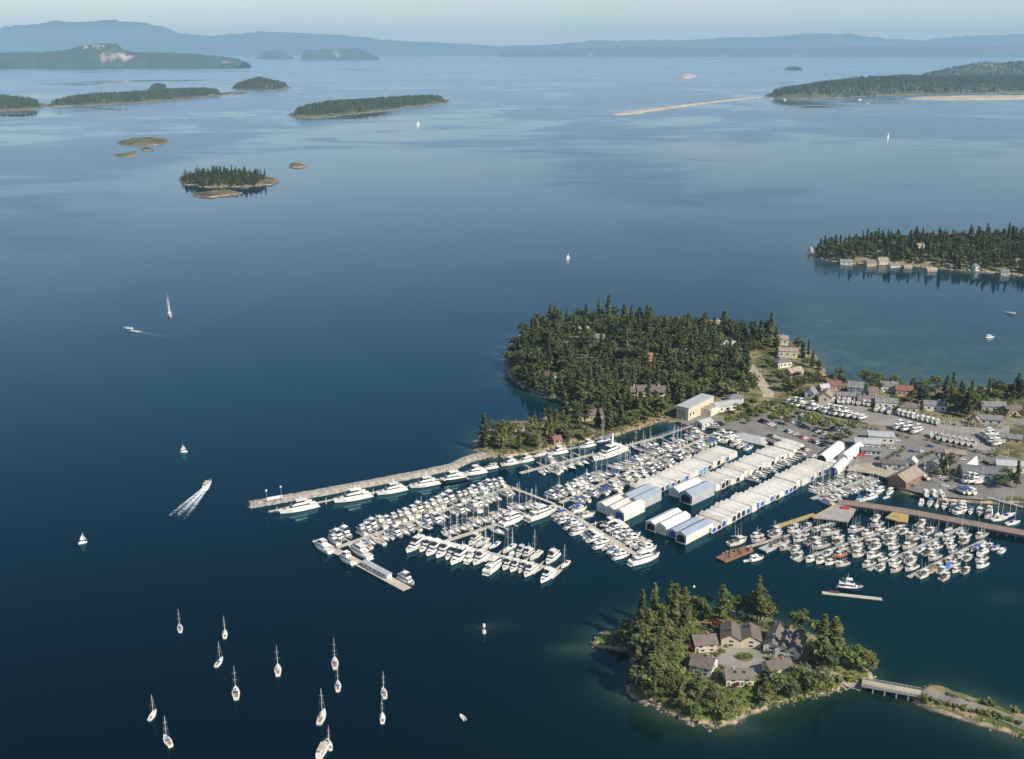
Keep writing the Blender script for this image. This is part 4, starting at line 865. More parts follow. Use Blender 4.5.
def sail(L, hullm='gelcoat', cover='canvas_blue', boot='boot', ketch=False, sprayhood=True):
    B = .30 * L + .35; F = .06 * L + .42; mb, dz, hw = hull_mb(L, B, F, .85, .28, transom=.66, keel=.7)
    ps = [('hull', mb.data('sail_hull', [M[hullm], M[boot], M['deck']]))]
    c = MB(); c.frus(-L * .10, L * .22, B * .27, F - .02, F + .55, L * .06, .1, .18); w_ = MB(); w_.band(-L * .10, L * .22, B * .27, F - .02, F + .55, L * .06, .1, .18, .42, .75, .015, 0, .4, .6)
    ck = MB(); ck.box(-L * .40, -L * .12, -B * .20, B * .20, F + .01, F + .03, 0)
    for s in (-1, 1): ck.box(-L * .42, -L * .11, s * B * .26 - .12, s * B * .26 + .12, F, F + .32, 1)
    ps += [('cabin', c.data('coachroof', [M['gelcoat']])), ('windows', w_.data('portlights', [M['glass']])), ('cockpit', ck.data('sail_cockpit', [M['teak'], M['gelcoat']]))]
    def rig(mx_, h, b):
        m = MB(); m.tube((mx_, 0, F), (mx_, 0, F + h), .11, .08, 6)
        for u in (.45, .72): m.tube((mx_, -B * .30, F + h * u), (mx_, B * .30, F + h * u), .045, None, 4)
        r = MB()
        for s in (-1, 1): r.tube((mx_, s * B * .45, F), (mx_, s * B * .30, F + h * .45), .02, None, 3); r.tube((mx_, s * B * .30, F + h * .45), (mx_, 0, F + h * .97), .02, None, 3)
        bm = MB(); bm.tube((mx_ - .1, 0, F + 1.35), (mx_ - b, 0, F + 1.45), .07, None, 6)
        sc_ = MB(); sc_.tube((mx_ - .15, 0, F + 1.62), (mx_ - b + .2, 0, F + 1.58), .24, .13, 7)
        return m, r, bm, sc_
    h = 1.18 * L; m, r, bm, sc_ = rig(L * .08, h, L * .40)
    r.tube((L * .47, 0, dz(L * .47)), (L * .08, 0, F + h * .97), .05, None, 4); r.tube((-L * .49, 0, F), (L * .08, 0, F + h), .02, None, 3)
    ps += [('mast', m.data('mast', [M['mast']])), ('rigging', r.data('rigging', [M['rigging']])), ('boom', bm.data('boom', [M['mast']])), ('sail_cover', sc_.data('sail_cover', [M[cover]]))]
    if ketch:
        m, r, bm, sc_ = rig(-L * .30, h * .66, L * .18); ps += [('mast', m.data('mizzen', [M['mast']])), ('sail_cover', sc_.data('mizzen_cover', [M[cover]]))]
    if sprayhood: s_ = MB(); s_.frus(-L * .15, -L * .04, B * .27, F + .5, F + 1.1, L * .05, .05, .2); ps.append(('sprayhood', s_.data('sprayhood', [M[cover]])))
    return ps
def fisher(L, style, hullm='fish_white', seed=0):
    rs = np.random.RandomState(seed); B = .31 * L + .4; F = .07 * L + .55; mb, dz, hw = hull_mb(L, B, F, 1.3, .75, transom=.80, keel=.6, bul=.45)
    ps = [('hull', mb.data('fishing_hull', [M[hullm], M['boot_red'], M['fish_grey']]))]
    c = MB(); w_ = MB(); x0, x1 = (L * .02, L * .26) if style != 'gill' else (-L * .02, L * .22)
    c.frus(x0, x1, B * .30, F, F + 2.2, .25, 0, .12, 0); c.box(x0 - .4, x1 + .1, -B * .33, B * .33, F + 2.2, F + 2.34, 0); w_.band(x0, x1, B * .30, F, F + 2.2, .25, 0, .12, .55, .85, .02)
    ps += [('wheelhouse', c.data('wheelhouse', [M['fish_white']])), ('windows', w_.data('wheelhouse_windows', [M['glass']]))]
    m = MB(); m.tube((x0 - .3, 0, F), (x0 - .3, 0, F + L * .62), .12, .07, 6); m.tube((x0 - .3, 0, F + 3.2), (-L * .38, 0, F + 3.9), .08, .05, 5)
    ps.append(('mast', m.data('fishing_mast', [M['mast']])))
    if style == 'troll':
        for s in (-1, 1): t_ = MB(); t_.tube((x0 - .1, s * B * .40, F), (x0 - .6, s * B * .62, F + L * .80), .08, .045, 5); ps.append(('pole', t_.data('trolling_pole', [M['mast']])))
    d = MB(); d.hexa([(-L * .30 + .6 * math.cos(a), -B * .22, F + .85 + .6 * math.sin(a)) for a in np.linspace(0, 5.6, 9)], [(-L * .30 + .6 * math.cos(a), B * .22, F + .85 + .6 * math.sin(a)) for a in np.linspace(0, 5.6, 9)])
    ps.append(('net_drum', d.data('net_drum', [M['gear']])))
    gk = MB()
    for _ in range(9): x = -L * .44 + rs.rand() * L * .42; y = (rs.rand() - .5) * B * .6; s = .25 + .4 * rs.rand(); gk.box(x - s, x + s, y - s * .8, y + s * .8, F, F + .3 + .6 * rs.rand())
    ps.append(('deck_gear', gk.data('deck_gear', [M['gear']])))
    rg = MB()
    for s in (-1, 1): rg.tube((x0 - .3, 0, F + L * .58), (-L * .1, s * B * .45, F + .4), .02, None, 3)
    rg.tube((x0 - .3, 0, F + L * .6), (L * .47, 0, dz(L * .47)), .02, None, 3); ps.append(('rigging', rg.data('fishing_rigging', [M['rigging']])))
    return ps
def skiff(L=4.2, m='gelcoat'):
    mb, dz, hw = hull_mb(L, 1.7, .6, 1.1, .35, keel=.2); b = MB()
    for x in (-.9, .2): b.box(x - .16, x + .16, -.72, .72, .62, .68)
    o = MB(); o.box(-L / 2 - .3, -L / 2 + .1, -.18, .18, .2, 1.05)
    return [('hull', mb.data('skiff_hull', [M[m], M['boot'], M['deck']])), ('thwart', b.data('skiff_seats', [M['teak']])), ('outboard', o.data('outboard', [M['black_hull']]))]
PROTO = {}   # key: (parts, length, beam, name, category, words)
def pr(key, parts, L, B, name, cat, words): PROTO[key] = (parts, L, B, name, cat, words)
MY, SB, FB = ('motor_yacht', 'motor yacht'), ('sailboat', 'sailboat'), ('fishing_boat', 'fishing boat')
pr('e1', motor(9.5, 3.2, 'express', canvas='canvas_blue', seed=1), 9.5, 3.2, *MY, 'blue-topped white cruiser')
pr('e2', motor(10.5, 3.4, 'express', canvas='canvas_beige', seed=2), 10.5, 3.4, *MY, 'beige-topped white cruiser')
pr('e3', motor(8.5, 3.0, 'express', canvas='canvas_white', seed=1), 8.5, 3.0, *MY, 'small white-topped cruiser')
pr('f1', motor(12, 4.0, 'fly', canvas='canvas_white', seed=1), 12, 4.0, *MY, 'white flybridge yacht')
pr('f2', motor(13.5, 4.3, 'fly', canvas='canvas_beige', seed=2), 13.5, 4.3, *MY, 'flybridge yacht with beige canvas')
pr('f3', motor(11.5, 3.9, 'fly', canvas='canvas_black', seed=1), 11.5, 3.9, *MY, 'flybridge yacht with black canvas')
pr('f4', motor(16, 4.8, 'fly', canvas='canvas_white', seed=3), 16, 4.8, *MY, 'long white flybridge yacht')
pr('f5', motor(12.5, 4.1, 'fly', hullm='cream', canvas='canvas_beige', seed=3, boot='boot_red'), 12.5, 4.1, *MY, 'cream-hulled flybridge yacht')
pr('t1', motor(13, 4.3, 'trawler', canvas='canvas_beige', seed=2), 13, 4.3, *MY, 'masted white trawler yacht')
pr('t2', motor(12, 4.2, 'trawler', hullm='navy_hull', canvas='canvas_white', seed=1), 12, 4.2, *MY, 'dark-hulled trawler yacht')
pr('b1', motor(23, 5.8, 'big', canvas=None), 23, 5.8, *MY, 'big white three-deck motor yacht')
pr('b2', motor(19, 5.2, 'big', canvas=None), 19, 5.2, *MY, 'large white motor yacht')
pr('b3', motor(20, 5.3, 'big', hullm='black_hull', canvas=None), 20, 5.3, *MY, 'black-hulled large motor yacht')
pr('b4', motor(32, 7.0, 'big', canvas=None), 32, 7.0, *MY, 'huge white motor yacht')
pr('s1', sail(10.5, cover='canvas_blue'), 10.5, 3.4, *SB, 'sloop with blue sail cover'); pr('s2', sail(12, cover='canvas_beige'), 12, 3.8, *SB, 'sloop with beige sail cover')
pr('s3', sail(9, cover='canvas_white', boot='boot_red', sprayhood=False), 9, 3.0, *SB, 'small all-white sloop'); pr('s4', sail(13, 'navy_hull', 'canvas_blue'), 13, 4.1, *SB, 'navy-hulled sloop'); pr('s5', sail(12.5, 'cream', 'canvas_green', ketch=True), 12.5, 4, *SB, 'cream two-masted ketch'); pr('s6', sail(11.5, 'cream', 'canvas_black'), 11.5, 3.7, *SB, 'cream sloop with dark cover')
pr('g1', fisher(12.5, 'troll', 'fish_white', 1), 12.5, 4.2, *FB, 'white troller with poles'); pr('g2', fisher(11, 'gill', 'fish_white', 2), 11, 3.7, *FB, 'white gillnetter'); pr('g3', fisher(13, 'troll', 'fish_green', 3), 13, 4.3, *FB, 'green-hulled troller')
pr('g4', fisher(12, 'gill', 'fish_grey', 4), 12, 4.0, *FB, 'grey drum fishing boat'); pr('g5', fisher(11, 'gill', 'fish_orange', 5), 11, 3.7, *FB, 'orange-hulled fishing boat'); pr('g6', fisher(14.5, 'troll', 'fish_grey', 6), 14.5, 4.8, *FB, 'large grey troller')
pr('k1', skiff(), 4.2, 1.7, 'dinghy', 'dinghy', 'small white dinghy'); pr('k2', skiff(6.0), 6.0, 1.9, 'dinghy', 'dinghy', 'open white runabout')
FOOT = []; SEGS = []
def axis_pts(x, y, a, L): return [(x + math.cos(a) * L * k, y + math.sin(a) * L * k) for k in (-.42, -.21, 0, .21, .42)]
def free(x, y, a, L, B, seg_skip=None, land=True):
    q = axis_pts(x, y, a, L)
    for (X, Y, r) in FOOT:
        if abs(X - x) < 30 and abs(Y - y) < 30:
            for u, v in q:
                if (u - X) ** 2 + (v - Y) ** 2 < (r + B * .5 + .1) ** 2: return False
    for s in SEGS:
        if s[3] == seg_skip: continue
        p, d, hw_ = s[0], s[1] - s[0], s[2]; l2 = d @ d
        for u, v in q:
            t_ = min(1, max(0, ((u - p[0]) * d[0] + (v - p[1]) * d[1]) / l2))
            if (u - p[0] - t_ * d[0]) ** 2 + (v - p[1] - t_ * d[1]) ** 2 < (hw_ + B * .5) ** 2: return False
    if land:
        Q = np.array(q)
        if (np.maximum(sdist(MAIN, Q[:, 0], Q[:, 1]), sdist(ISLE, Q[:, 0], Q[:, 1])) > -B * .5).any(): return False
    return True
def boat(key, x, y, a, label=None, group=None, z=0, mark=True, s=1.0):
    ps, L, B, nm, cat, wd = PROTO[key]
    if mark: FOOT.extend([(u, v, B * s * .5) for u, v in axis_pts(x, y, a, L * s)])
    z += rnd.uniform(-.04, .04) if z == 0 else 0
    return spawn(nm, ps, (x, y, z), a, s, label or wd, cat, group)
# ------------------------------------------------------------------ docks
def dock(pts, wd, label, pid, m='dock', name='dock', z=.55, group=None, fingers=None):
    """floating dock: deck and dark float sides; fingers are parts"""
    p = [np.array(q) for q in pts]; r = spawn(name, [], (p[0][0], p[0][1], 0), 0, None, label, 'dock', group); o = p[0]
    k = MB(); k2 = MB()
    for i in range(len(p) - 1):
        d = p[i + 1] - p[i]; l = hyp(d); d = d / l; n = np.array([-d[1], d[0]]) * wd / 2; e0 = 0 if i == 0 else wd * .5
        a, b = p[i] + d * e0 - o, p[i + 1] + d * (wd * .5 if i < len(p) - 2 else 0) - o
        k.prism([tuple(a - n), tuple(b - n), tuple(b + n), tuple(a + n)], z - .18, z); n2 = n * .92
        k2.prism([tuple(a - n2), tuple(b - n2), tuple(b + n2), tuple(a + n2)], -.4, z - .185); SEGS.append((p[i], p[i + 1], wd / 2, pid))
    ob('deck', k.data('dock_deck', [M[m]]), r); ob('float', k2.data('dock_float', [M['float_side']]), r)
    for (b0, b1) in (fingers or []):
        d = b1 - b0; l = hyp(d); d = d / l; n = np.array([-d[1], d[0]]) * .45; f = MB(); a, b = b0 - o, b1 - o
        f.prism([tuple(a - n), tuple(b - n), tuple(b + n), tuple(a + n)], .12, z - .03); ob('finger', f.data('dock_finger', [M[m]]), r)
    return r
ROWLAB = {}
def row(pid, a, b, side, hw_, kinds, place, dens=.95, gap=.6, bow_out=.55, start=3, end=0, end_word='seaward', group=None, pair=True, slack=0.0, fing=None):
    """boats moored at right angles to the dock a->b on one side"""
    a, b = np.array(a), np.array(b); d = b - a; l = hyp(d); d = d / l; n = np.array([-d[1], d[0]]) * side; s = start; i = 0; cnt = 0; fl = []
    while s < l - end:
        key = rnd.choice(kinds); ps, L, B, nm, cat, wd = PROTO[key]; q_ = rnd.uniform(.84, 1.1); L, B = L * q_, B * q_
        if s + B > l - end + 1: break
        if rnd.random() < dens:
            c = a + d * (s + B / 2) + n * (hw_ + .6 + L / 2 + rnd.uniform(0, .6)); al = math.atan2(n[1], n[0]) + (0 if rnd.random() < bow_out else math.pi)
            if free(c[0], c[1], al, L, B, pid):
                cnt += 1; boat(key, c[0], c[1], al + rnd.uniform(-.03, .03), f'{wd}, {ordw(cnt)} from {end_word}, {place}', group or f'boats on {place.split(" of ")[-1]}', s=q_)
        s += B + gap * rnd.uniform(.5, 1.3) + slack
        i += 1
        if i % 2 == 0: fl.append((a + d * (s - gap * .5) + n * hw_, a + d * (s - gap * .5) + n * (hw_ + 8)))
    return fl
def G2(*q): return P(*q, .5)
P1a, P1b, CN = G2(335, 548), G2(511, 487), G2(556, 504.5)
T1a, T1b = G2(316, 540), G2(407, 589)
P2a, P2b = G2(446, 541), G2(548, 506)
T2a, T2b = G2(425, 537), G2(561, 571)
P3b = G2(640, 557)
P4b = G2(716, 433); P5a, P5b = G2(520, 473), G2(663, 436)
P6a, P6b = G2(812, 499), G2(871, 477)
big = ['f4', 'f1', 'f2', 'f4', 't1', 'b2', 'f5', 'f2']; mid = ['f1', 'f2', 'f3', 'e2', 't1', 'e2', 'f5', 'f1', 'f2', 't2', 'e1', 'f1', 'f3']; sml = ['e2', 'e3', 'f3', 'e3', 'e2', 'f3', 'e2', 'e1']; sl = ['s2', 's2', 's3', 's6', 's1', 's3', 's5', 's2', 's3', 's4']
for q0, q1, h_, i_ in ((P1a, P1b, 1.5, 'p1'), (T1a, T1b, 2.6, 't1'), (P1b, CN, 1.2, 'cn'), (P2a, P2b, 1.5, 'p2'), (T2a, T2b, 1.4, 't2'), (P2b, CN, 1.3, 'cn2'), (CN, P3b, 1.5, 'p3'), (CN, P4b, 1.4, 'p4'), (P5a, P5b, 1.4, 'p5'), (P6a, P6b, 1.6, 'p6')): SEGS.append((q0, q1, h_, i_))
# ------------------------------------------------------------------ boathouses
BH = {}
def bh_proto(key, w_, dp, h, rise, wallm, roofm, doorm, arched=False):
    """door end at -y, ridge along y"""
    a, c = w_ / 2 - .06, dp / 2; v = [(-a, -c, .35), (a, -c, .35), (a, c, .35), (-a, c, .35), (-a, -c, h), (a, -c, h), (a, c, h), (-a, c, h), (0, -c, h + rise), (0, c, h + rise)]
    b = MB(); b.add(v, [(0, 1, 5, 8, 4), (1, 2, 6, 5), (2, 3, 7, 9, 6), (3, 0, 4, 7)]); fl = MB(); fl.box(-a, a, -c - .5, c + .3, -.4, .35)
    r = MB(); o = .0
    for s in (-1, 1):
        lo = [(s * (a + .05), -c - .35, h - .02), (0, -c - .35, h + rise + .02), (0, c + .35, h + rise + .02), (s * (a + .05), c + .35, h - .02)]; hi = [(x, y, z + .14) for x, y, z in lo]
        if s > 0: lo, hi = lo[::-1], hi[::-1]
        r.hexa(lo, hi)
    d = MB(); dw = a * .74; dh = h * .95; n = 8
    prof = [(-dw, .35), (-dw, dh * .62)] + [(-dw * math.cos(math.pi * i / n), dh * .62 + dh * .36 * math.sin(math.pi * i / n)) for i in range(1, n)] + [(dw, dh * .62), (dw, .35)]
    d.hexa([(x, -c - .04, z) for x, z in prof][::-1], [(x, -c - .10, z) for x, z in prof][::-1]) if doorm != 'inside_shade' else d.add([(x, -c - .05, z) for x, z in prof], [tuple(range(len(prof)))])  # open mouths have no door: a flat dark sheet paints the shade inside
    ps = [('wall', b.data('boathouse_wall', [M[wallm]])), ('roof', r.data('boathouse_roof', [M[roofm]])), ('float', fl.data('boathouse_float', [M['dock_grey']])), ('door', d.data('boathouse_door_or_shade', [M[doorm]]))]
    words = {'door_blue': 'blue-doored', 'door_pale_blue': 'pale-blue-doored', 'shed_wall': 'white-doored', 'inside_shade': 'open-mouthed', 'wall_white': 'white-doored'}[doorm] + (' blue-grey-roofed' if 'blue' in roofm else '')
    BH[key] = (ps, w_, dp, words)
W0 = 4.9
for i, (dm, rm) in enumerate([('wall_white', 'shed_roof'), ('door_blue', 'shed_roof'), ('inside_shade', 'shed_roof'), ('door_pale_blue', 'shed_roof_white'), ('wall_white', 'shed_roof_white'), ('inside_shade', 'shed_roof_white'), ('door_blue', 'shed_roof_white')]):
    for j, (h, rs_) in enumerate(((3.1, 1.3), (3.6, 1.4))): bh_proto((i, j), W0, 14.5, h, rs_, 'shed_wall', rm, dm)
for nm, w_, dp, h, rs_, wm, rm, dm in [('w1', 7, 24, 4.7, 1.4, 'shed_wall', 'shed_roof_white', 'inside_shade'), ('w2', 7, 22, 4.6, 1.4, 'shed_wall', 'shed_roof_white', 'wall_white'), ('w3', 6, 21, 4.3, 1.2, 'shed_wall', 'shed_roof_blue', 'door_blue'), ('w4', 7, 24, 4.9, 1.5, 'wall_white', 'shed_roof_blue', 'inside_shade'), ('w5', 7.2, 19, 4.6, 1.3, 'shed_wall', 'shed_roof', 'wall_white'), ('w6', 7.2, 19, 4.6, 1.3, 'shed_wall', 'shed_roof', 'door_blue'), ('w7', 7.0, 22, 5.2, 1.5, 'wall_grey', 'shed_roof_blue', 'wall_white'), ('w8', 9, 22, 5.3, 2.0, 'wall_grey', 'shed_roof_blue', 'inside_shade')]: bh_proto(nm, w_, dp, h, rs_, wm, rm, dm)
def bhouse(key, x, y, rz, label, group):
    ps, w_, dp, wd = BH[key]; FOOT.extend([(x - math.sin(rz) * dp * k_, y + math.cos(rz) * dp * k_, w_ * .5) for k_ in (-.45, -.2, 0, .2, .45)]); return spawn('boathouse', ps, (x, y, 0), rz, (1, 1, rnd.uniform(.9, 1.12)), label.format(wd), 'boathouse', group)
def bh_row(p, q, label, seq, skip=(), group=None):
    """door faces on the line p->q (camera side), houses stand behind it"""
    p, q = np.array(p), np.array(q); d = q - p; l = hyp(d); d = d / l; a = math.atan2(d[1], d[0]); n = np.array([-d[1], d[0]]); N = int(l / W0); c_ = 0
    for i in range(N):
        if i in skip: continue
        key = seq[i % len(seq)]; c_ += 1; off = 7.25 + .0 + (.9 if key[0] in (1, 3) else 0) * 0 + rnd.uniform(-.5, .9); c = p + d * (i + .5) * W0 + n * off
        bhouse(key, c[0], c[1], a, '{} boathouse, ' + f'{ordw(c_)} from the seaward end of the {label}', group or f'boathouses of the {label}')
    return a, d, n
sq = lambda s: [(int(ch) , rnd.randrange(2)) for ch in s]
pC, qC = P(711, 533, .3), P(838, 466.5, .3)
aC, dC, nC = bh_row(pC, qC, 'front boathouse row', sq('621422564164124612440142104520122'))
rC = aC - math.pi / 2
for key, px, py, lb in [('w1', 664, 524, 'with rounded dark mouth at the far corner of the front row'), ('w2', 673, 527.5, 'second of the four big front ones'), ('w3', 684, 531.5, 'third of the four big front ones'), ('w4', 694, 536, 'with bright side wall closest to open water')]:
    c = P(px, py, 0); bhouse(key, c[0], c[1], rC, 'big {} boathouse ' + lb, 'big boathouses heading the front row')
pB, qB = P(716, 491.5, .3), P(806, 450, .3)
aB, dB, nB = bh_row(pB, qB, 'middle boathouse row', sq('022050005200505000500'))
c = P(697, 498, 0); bhouse('w8', c[0], c[1], aB - math.pi / 2, 'big {} boathouse at the seaward end of the middle row', 'big boathouses heading the middle row')
c = P(685, 491.5, 0); bhouse('w2', c[0], c[1], aB - math.pi / 2, 'big {} boathouse with pale roof behind the blue-grey one of the middle row', 'big boathouses heading the middle row')
pA, qA = P(651, 497.5, .3), P(741, 454.5, .3)
aA, dA, nA = bh_row(pA, qA, 'back boathouse row', sq('032612314033202010'))
for i, (key, px, py, lb) in enumerate([('w5', 612, 507.5, 'white roof at the outer corner of the back row'), ('w5', 620, 511, 'plain pale roof, second of the back row head'), ('w6', 629.5, 515, 'cream roof and blue door heading the back row'), ('w7', 645, 504, 'blue-grey roof behind the back row head'), ('w7', 637, 500.5, 'blue-grey roof, inner one of the pair behind the head')]):
    c = P(px, py, 0); bhouse(key, c[0], c[1], aA - math.pi / 2, 'big {} boathouse with ' + lb, 'big boathouses heading the back row')
# alongside the breakwater: (key, centre px, name words)
BWD = ang(P(282, 510), P(470, 474))
for key, px, py, extra in [('b1', 299, 511.5, 'at the outer end of the breakwater'), ('b1', 353, 501, 'second along the breakwater'), ('b2', 392, 493.5, 'with a tall mast, third along the breakwater'), ('b2', 425, 487, 'fourth along the breakwater'), ('b3', 452, 482, 'fifth along the breakwater'), ('f4', 475, 475, 'sixth along the breakwater'), ('e2', 491, 469.5, 'by the bend of the breakwater')]:
    c = P(px, py); ps, L, B, nm, cat, wd = PROTO[key]; c = c + np.array([-math.sin(BWD), math.cos(BWD)]) * B * .3; boat(key, c[0], c[1], BWD + math.pi + rnd.uniform(-.05, .05), f'{wd} {extra}', 'yachts along the breakwater')
for key, px, py, extra in [('f5', 509, 465, 'first along the spit bank'), ('f1', 525, 462, 'second along the spit bank'), ('s2', 541, 456, 'third along the spit bank'), ('f2', 558, 454, 'before the red-brown cottage'), ('f1', 587, 447, 'past the red-brown cottage'), ('s4', 603, 442.5, 'close under the bank flagpole')]:
    c = P(px, py); boat(key, c[0], c[1], ang(P(509, 465), P(603, 442)) + math.pi + rnd.uniform(-.1, .1), f'{PROTO[key][5]} {extra}', 'boats along the spit bank')
c = P(609, 456); boat('b4', c[0], c[1], ang(P(593, 460), P(627, 447)) + math.pi, 'huge white motor yacht with tall radar mast, beside the inner sailboat dock')
# T heads
AT = ang(T1a, T1b)
nT = np.array([math.sin(AT), -math.cos(AT)])
for key, px, py, sd, lb in [('f4', 322, 548, 1, 'on the outer face of the shed dock'), ('f2', 346, 560, 1, 'second on the outer face of the shed dock'), ('b2', 359, 553, -1, 'on the inner face of the shed dock')]:
    c = G2(px, py); boat(key, c[0], c[1], AT + math.pi, f'{PROTO[key][5]} {lb}', 'yachts on the shed dock')
c = G2(403, 583) - nT * 2.4; boat('f1', c[0], c[1], AT, 'white flybridge yacht tied at the tip of the shed dock', 'yachts on the shed dock')
c = G2(634, 553); A3 = ang(CN, P3b)
fA = row('p1', P1a, P1b, 1, 1.5, big + mid, 'breakwater side of the outer dock', start=2, dens=.9)
fB = row('p1', P1a, P1b, -1, 1.5, mid + sl + sl, 'harbour side of the outer dock', start=12, dens=.85)
f1 = fA + fB
c2 = (CN + P2b) / 2; boat('b1', *(G2(543, 515) + np.array([0, 0])), ang(G2(530, 519), G2(557, 509)), 'big white three-deck motor yacht at the junction of the two inner docks')
boat('b2', *G2(514, 521), ang(G2(501, 525), G2(527, 515)), 'large white motor yacht beside the sailboats of the second dock')
f2 = row('p2', P2a, P2b, 1, 1.5, sl + ['e2', 'f3'], 'breakwater side of the second dock', dens=.9) + row('p2', P2a, P2b, -1, 1.5, sl, 'open side of the second dock', start=26, dens=.5)
ft = row('t2', T2a, T2b, -1, 1.4, ['f4', 'b2', 'f4', 'f1', 't1', 'f4'], 'open-water side of the second dock head', bow_out=.7, start=0) + row('t2', T2a, T2b, 1, 1.4, mid + sl, 'shore side of the second dock head', bow_out=.3, start=20, dens=.8)
f3 = row('p3', CN, P3b, -1, 1.5, mid + ['f3'], 'open-water side of the third dock', start=8, end_word='the junction', dens=.97) + row('p3', CN, P3b, 1, 1.5, mid + ['f4'], 'boathouse side of the third dock', start=8, end_word='the junction', dens=.97)
c = P3b + (P3b - CN) / hyp(P3b - CN) * 4.2; nn = np.array([-math.sin(A3), math.cos(A3)]); boat('b2', *(c), A3 + math.pi / 2, 'large white motor yacht lying across the tip of the third dock')
f4 = row('p4', CN, P4b, -1, 1.4, mid + sml + ['f5'], 'boathouse side of the long dock', start=2, end=2, dens=.93) + row('p4', CN, P4b, 1, 1.4, sl + sl + mid, 'bank side of the long dock', start=4, end=8, dens=.85)
f5 = row('p5', P5a, P5b, -1, 1.4, sl + ['e2', 'e3'], 'harbour side of the inner dock', start=10, dens=.95) + row('p5', P5a, P5b, 1, 1.4, big, 'bank side of the inner dock', start=2, end=70, dens=.9)
boat('b2', *G2(528, 472), ang(G2(517, 476), G2(541, 468)) + math.pi, 'large white motor yacht across the tip of the inner dock') if free(*G2(528, 472), .6, 12, 4, 'p5') else None
f6 = row('p6', P6a, P6b, 1, 1.6, ['s2', 's3', 's6', 's2'], 'tent side of the short sailboat dock', start=0, dens=1, gap=.7) + row('p6', P6a, P6b, -1, 1.6, ['e3', 'e2', 's3', 'k2'], 'pier side of the short sailboat dock', start=0, dens=.9)
SEGS.clear()
dock([P1a, P1b], 3.0, 'long outer dock with yachts on both sides behind the breakwater', 'p1', fingers=f1)
dock([T1a, T1b], 5.2, 'wide outermost dock carrying the long white shed', 't1')
dock([P1b + (CN - P1b) * .012, CN - (CN - P1b) * .03], 2.2, 'bare narrow dock linking the outer dock to the long dock', 'cn')
dock([P2a, CN], 3.0, 'second dock lined with sailboats', 'p2', fingers=f2)
dock([T2a, T2b], 2.8, 'head of the second dock crowded with big yachts', 't2', z=.59, fingers=ft)
dock([CN + (P3b - CN) * .03, P3b], 3.0, 'third dock running from the junction towards open water', 'p3', fingers=f3)
dock([CN + (P4b - CN) * .02, P4b], 2.8, 'long dock from the junction back to the marina shore', 'p4', z=.57, fingers=f4)
dock([P5a, P5b], 2.8, 'inner dock of small sailboats below the spit bank', 'p5', fingers=f5)
dock([P6a, P6b], 3.2, 'short sailboat dock before the white tents', 'p6', 'dock_grey', fingers=f6)
dock([G2(269, 511.5), G2(331, 500), G2(402, 487.5), G2(455, 477.5)], 2.0, 'narrow walkway dock along the breakwater behind the big yachts', 'bw')
dock([G2(500, 463.2), G2(560, 450.5), G2(612, 440)], 1.6, 'narrow dock along the spit bank', 'sp', 'dock_grey')
dock([G2(742, 437), G2(758, 432.5) * 0 + G2(770, 447), G2(790, 456)], 3.0, 'walkway dock in front of the marina office', 'of', z=.60) 
dock([G2(884, 490), G2(859, 503)], 2.0, 'short float with runabouts below the repair shed', 'rs', 'dock_grey')
for i, (px, py, key) in enumerate([(858, 502.5, 'e1'), (869, 499, 'f3'), (878, 492, 'e3'), (889, 494, 'e3'), (886, 498, 'k2')]):
    c = P(px, py); boat(key, c[0], c[1], ang(G2(884, 490), G2(859, 503)) + rnd.uniform(-.3, .3), f'{PROTO[key][5]}, {ordw(i + 1)} along the short float below the repair shed', 'boats below the repair shed')
# shed on the outermost dock
AT_ = ang(T1a, T1b); c = G2(377, 572); r = spawn('dock_shed', [], (c[0], c[1], .56), AT_, None, 'long low white shed on the outermost dock', 'shed')
k = MB(); k.box(-10, 10, -1.5, 1.5, 0, 2.4); ob('wall', k.data('dock_shed_wall', [M['wall_white']]), r); k = MB(); k.hexa([(-10.4, -1.9, 2.4), (10.4, -1.9, 2.4), (10.4, 1.9, 2.4), (-10.4, 1.9, 2.4)], [(-10.4, -.1, 3.1), (10.4, -.1, 3.1), (10.4, .1, 3.1), (-10.4, .1, 3.1)]); ob('roof', k.data('dock_shed_roof', [M['roof_metal']]), r)
for x in (-7, -3.5, 0, 3.5, 7): k = MB(); win(k, x, -1.5, .9, 1.2, .8, 'y', -1); ob('window', k.data('window', [M['window_frame'], M['glass']]), r)
# gangway from the shore down to the inner dock
def gangway(p, q, z0, z1, wd, label):
    p, q = np.array(p), np.array(q); a = ang(p, q); l = hyp(q - p); r = spawn('gangway', [], (p[0], p[1], 0), a, None, label, 'gangway'); n = wd / 2; k = MB()
    k.hexa([(0, -n, z0 - .25), (l, -n, z1 - .25), (l, n, z1 - .25), (0, n, z0 - .25)], [(0, -n, z0), (l, -n, z1), (l, n, z1), (0, n, z0)]); ob('deck', k.data('gangway_deck', [M['concrete']]), r)
    for s in (-1, 1):
        k = MB(); k.hexa([(0, s * n - .05, z0 + .9), (l, s * n - .05, z1 + .9), (l, s * n + .05, z1 + .9), (0, s * n + .05, z0 + .9)], [(0, s * n - .05, z0 + 1), (l, s * n - .05, z1 + 1), (l, s * n + .05, z1 + 1), (0, s * n + .05, z0 + 1)])
        for i in range(9): x = l * i / 8; zz = z0 + (z1 - z0) * i / 8; k.box(x - .04, x + .04, s * n - .04, s * n + .04, zz, zz + .92)
        ob('railing', k.data('gangway_railing', [M['metal']]), r)
gangway(P(699, 423.5, 2.4), G2(656, 438), 2.6, .75, 2.6, 'long pale gangway from the cream boat shed to the inner dock')
gangway(P(724, 429.5, 2.4), G2(714, 434.2), 2.6, .75, 2, 'short gangway to the long dock beside the workshop')
gangway(P(760, 438, 2.4), G2(752, 442.5), 2.6, .8, 2.4, 'gangway below the marina office')
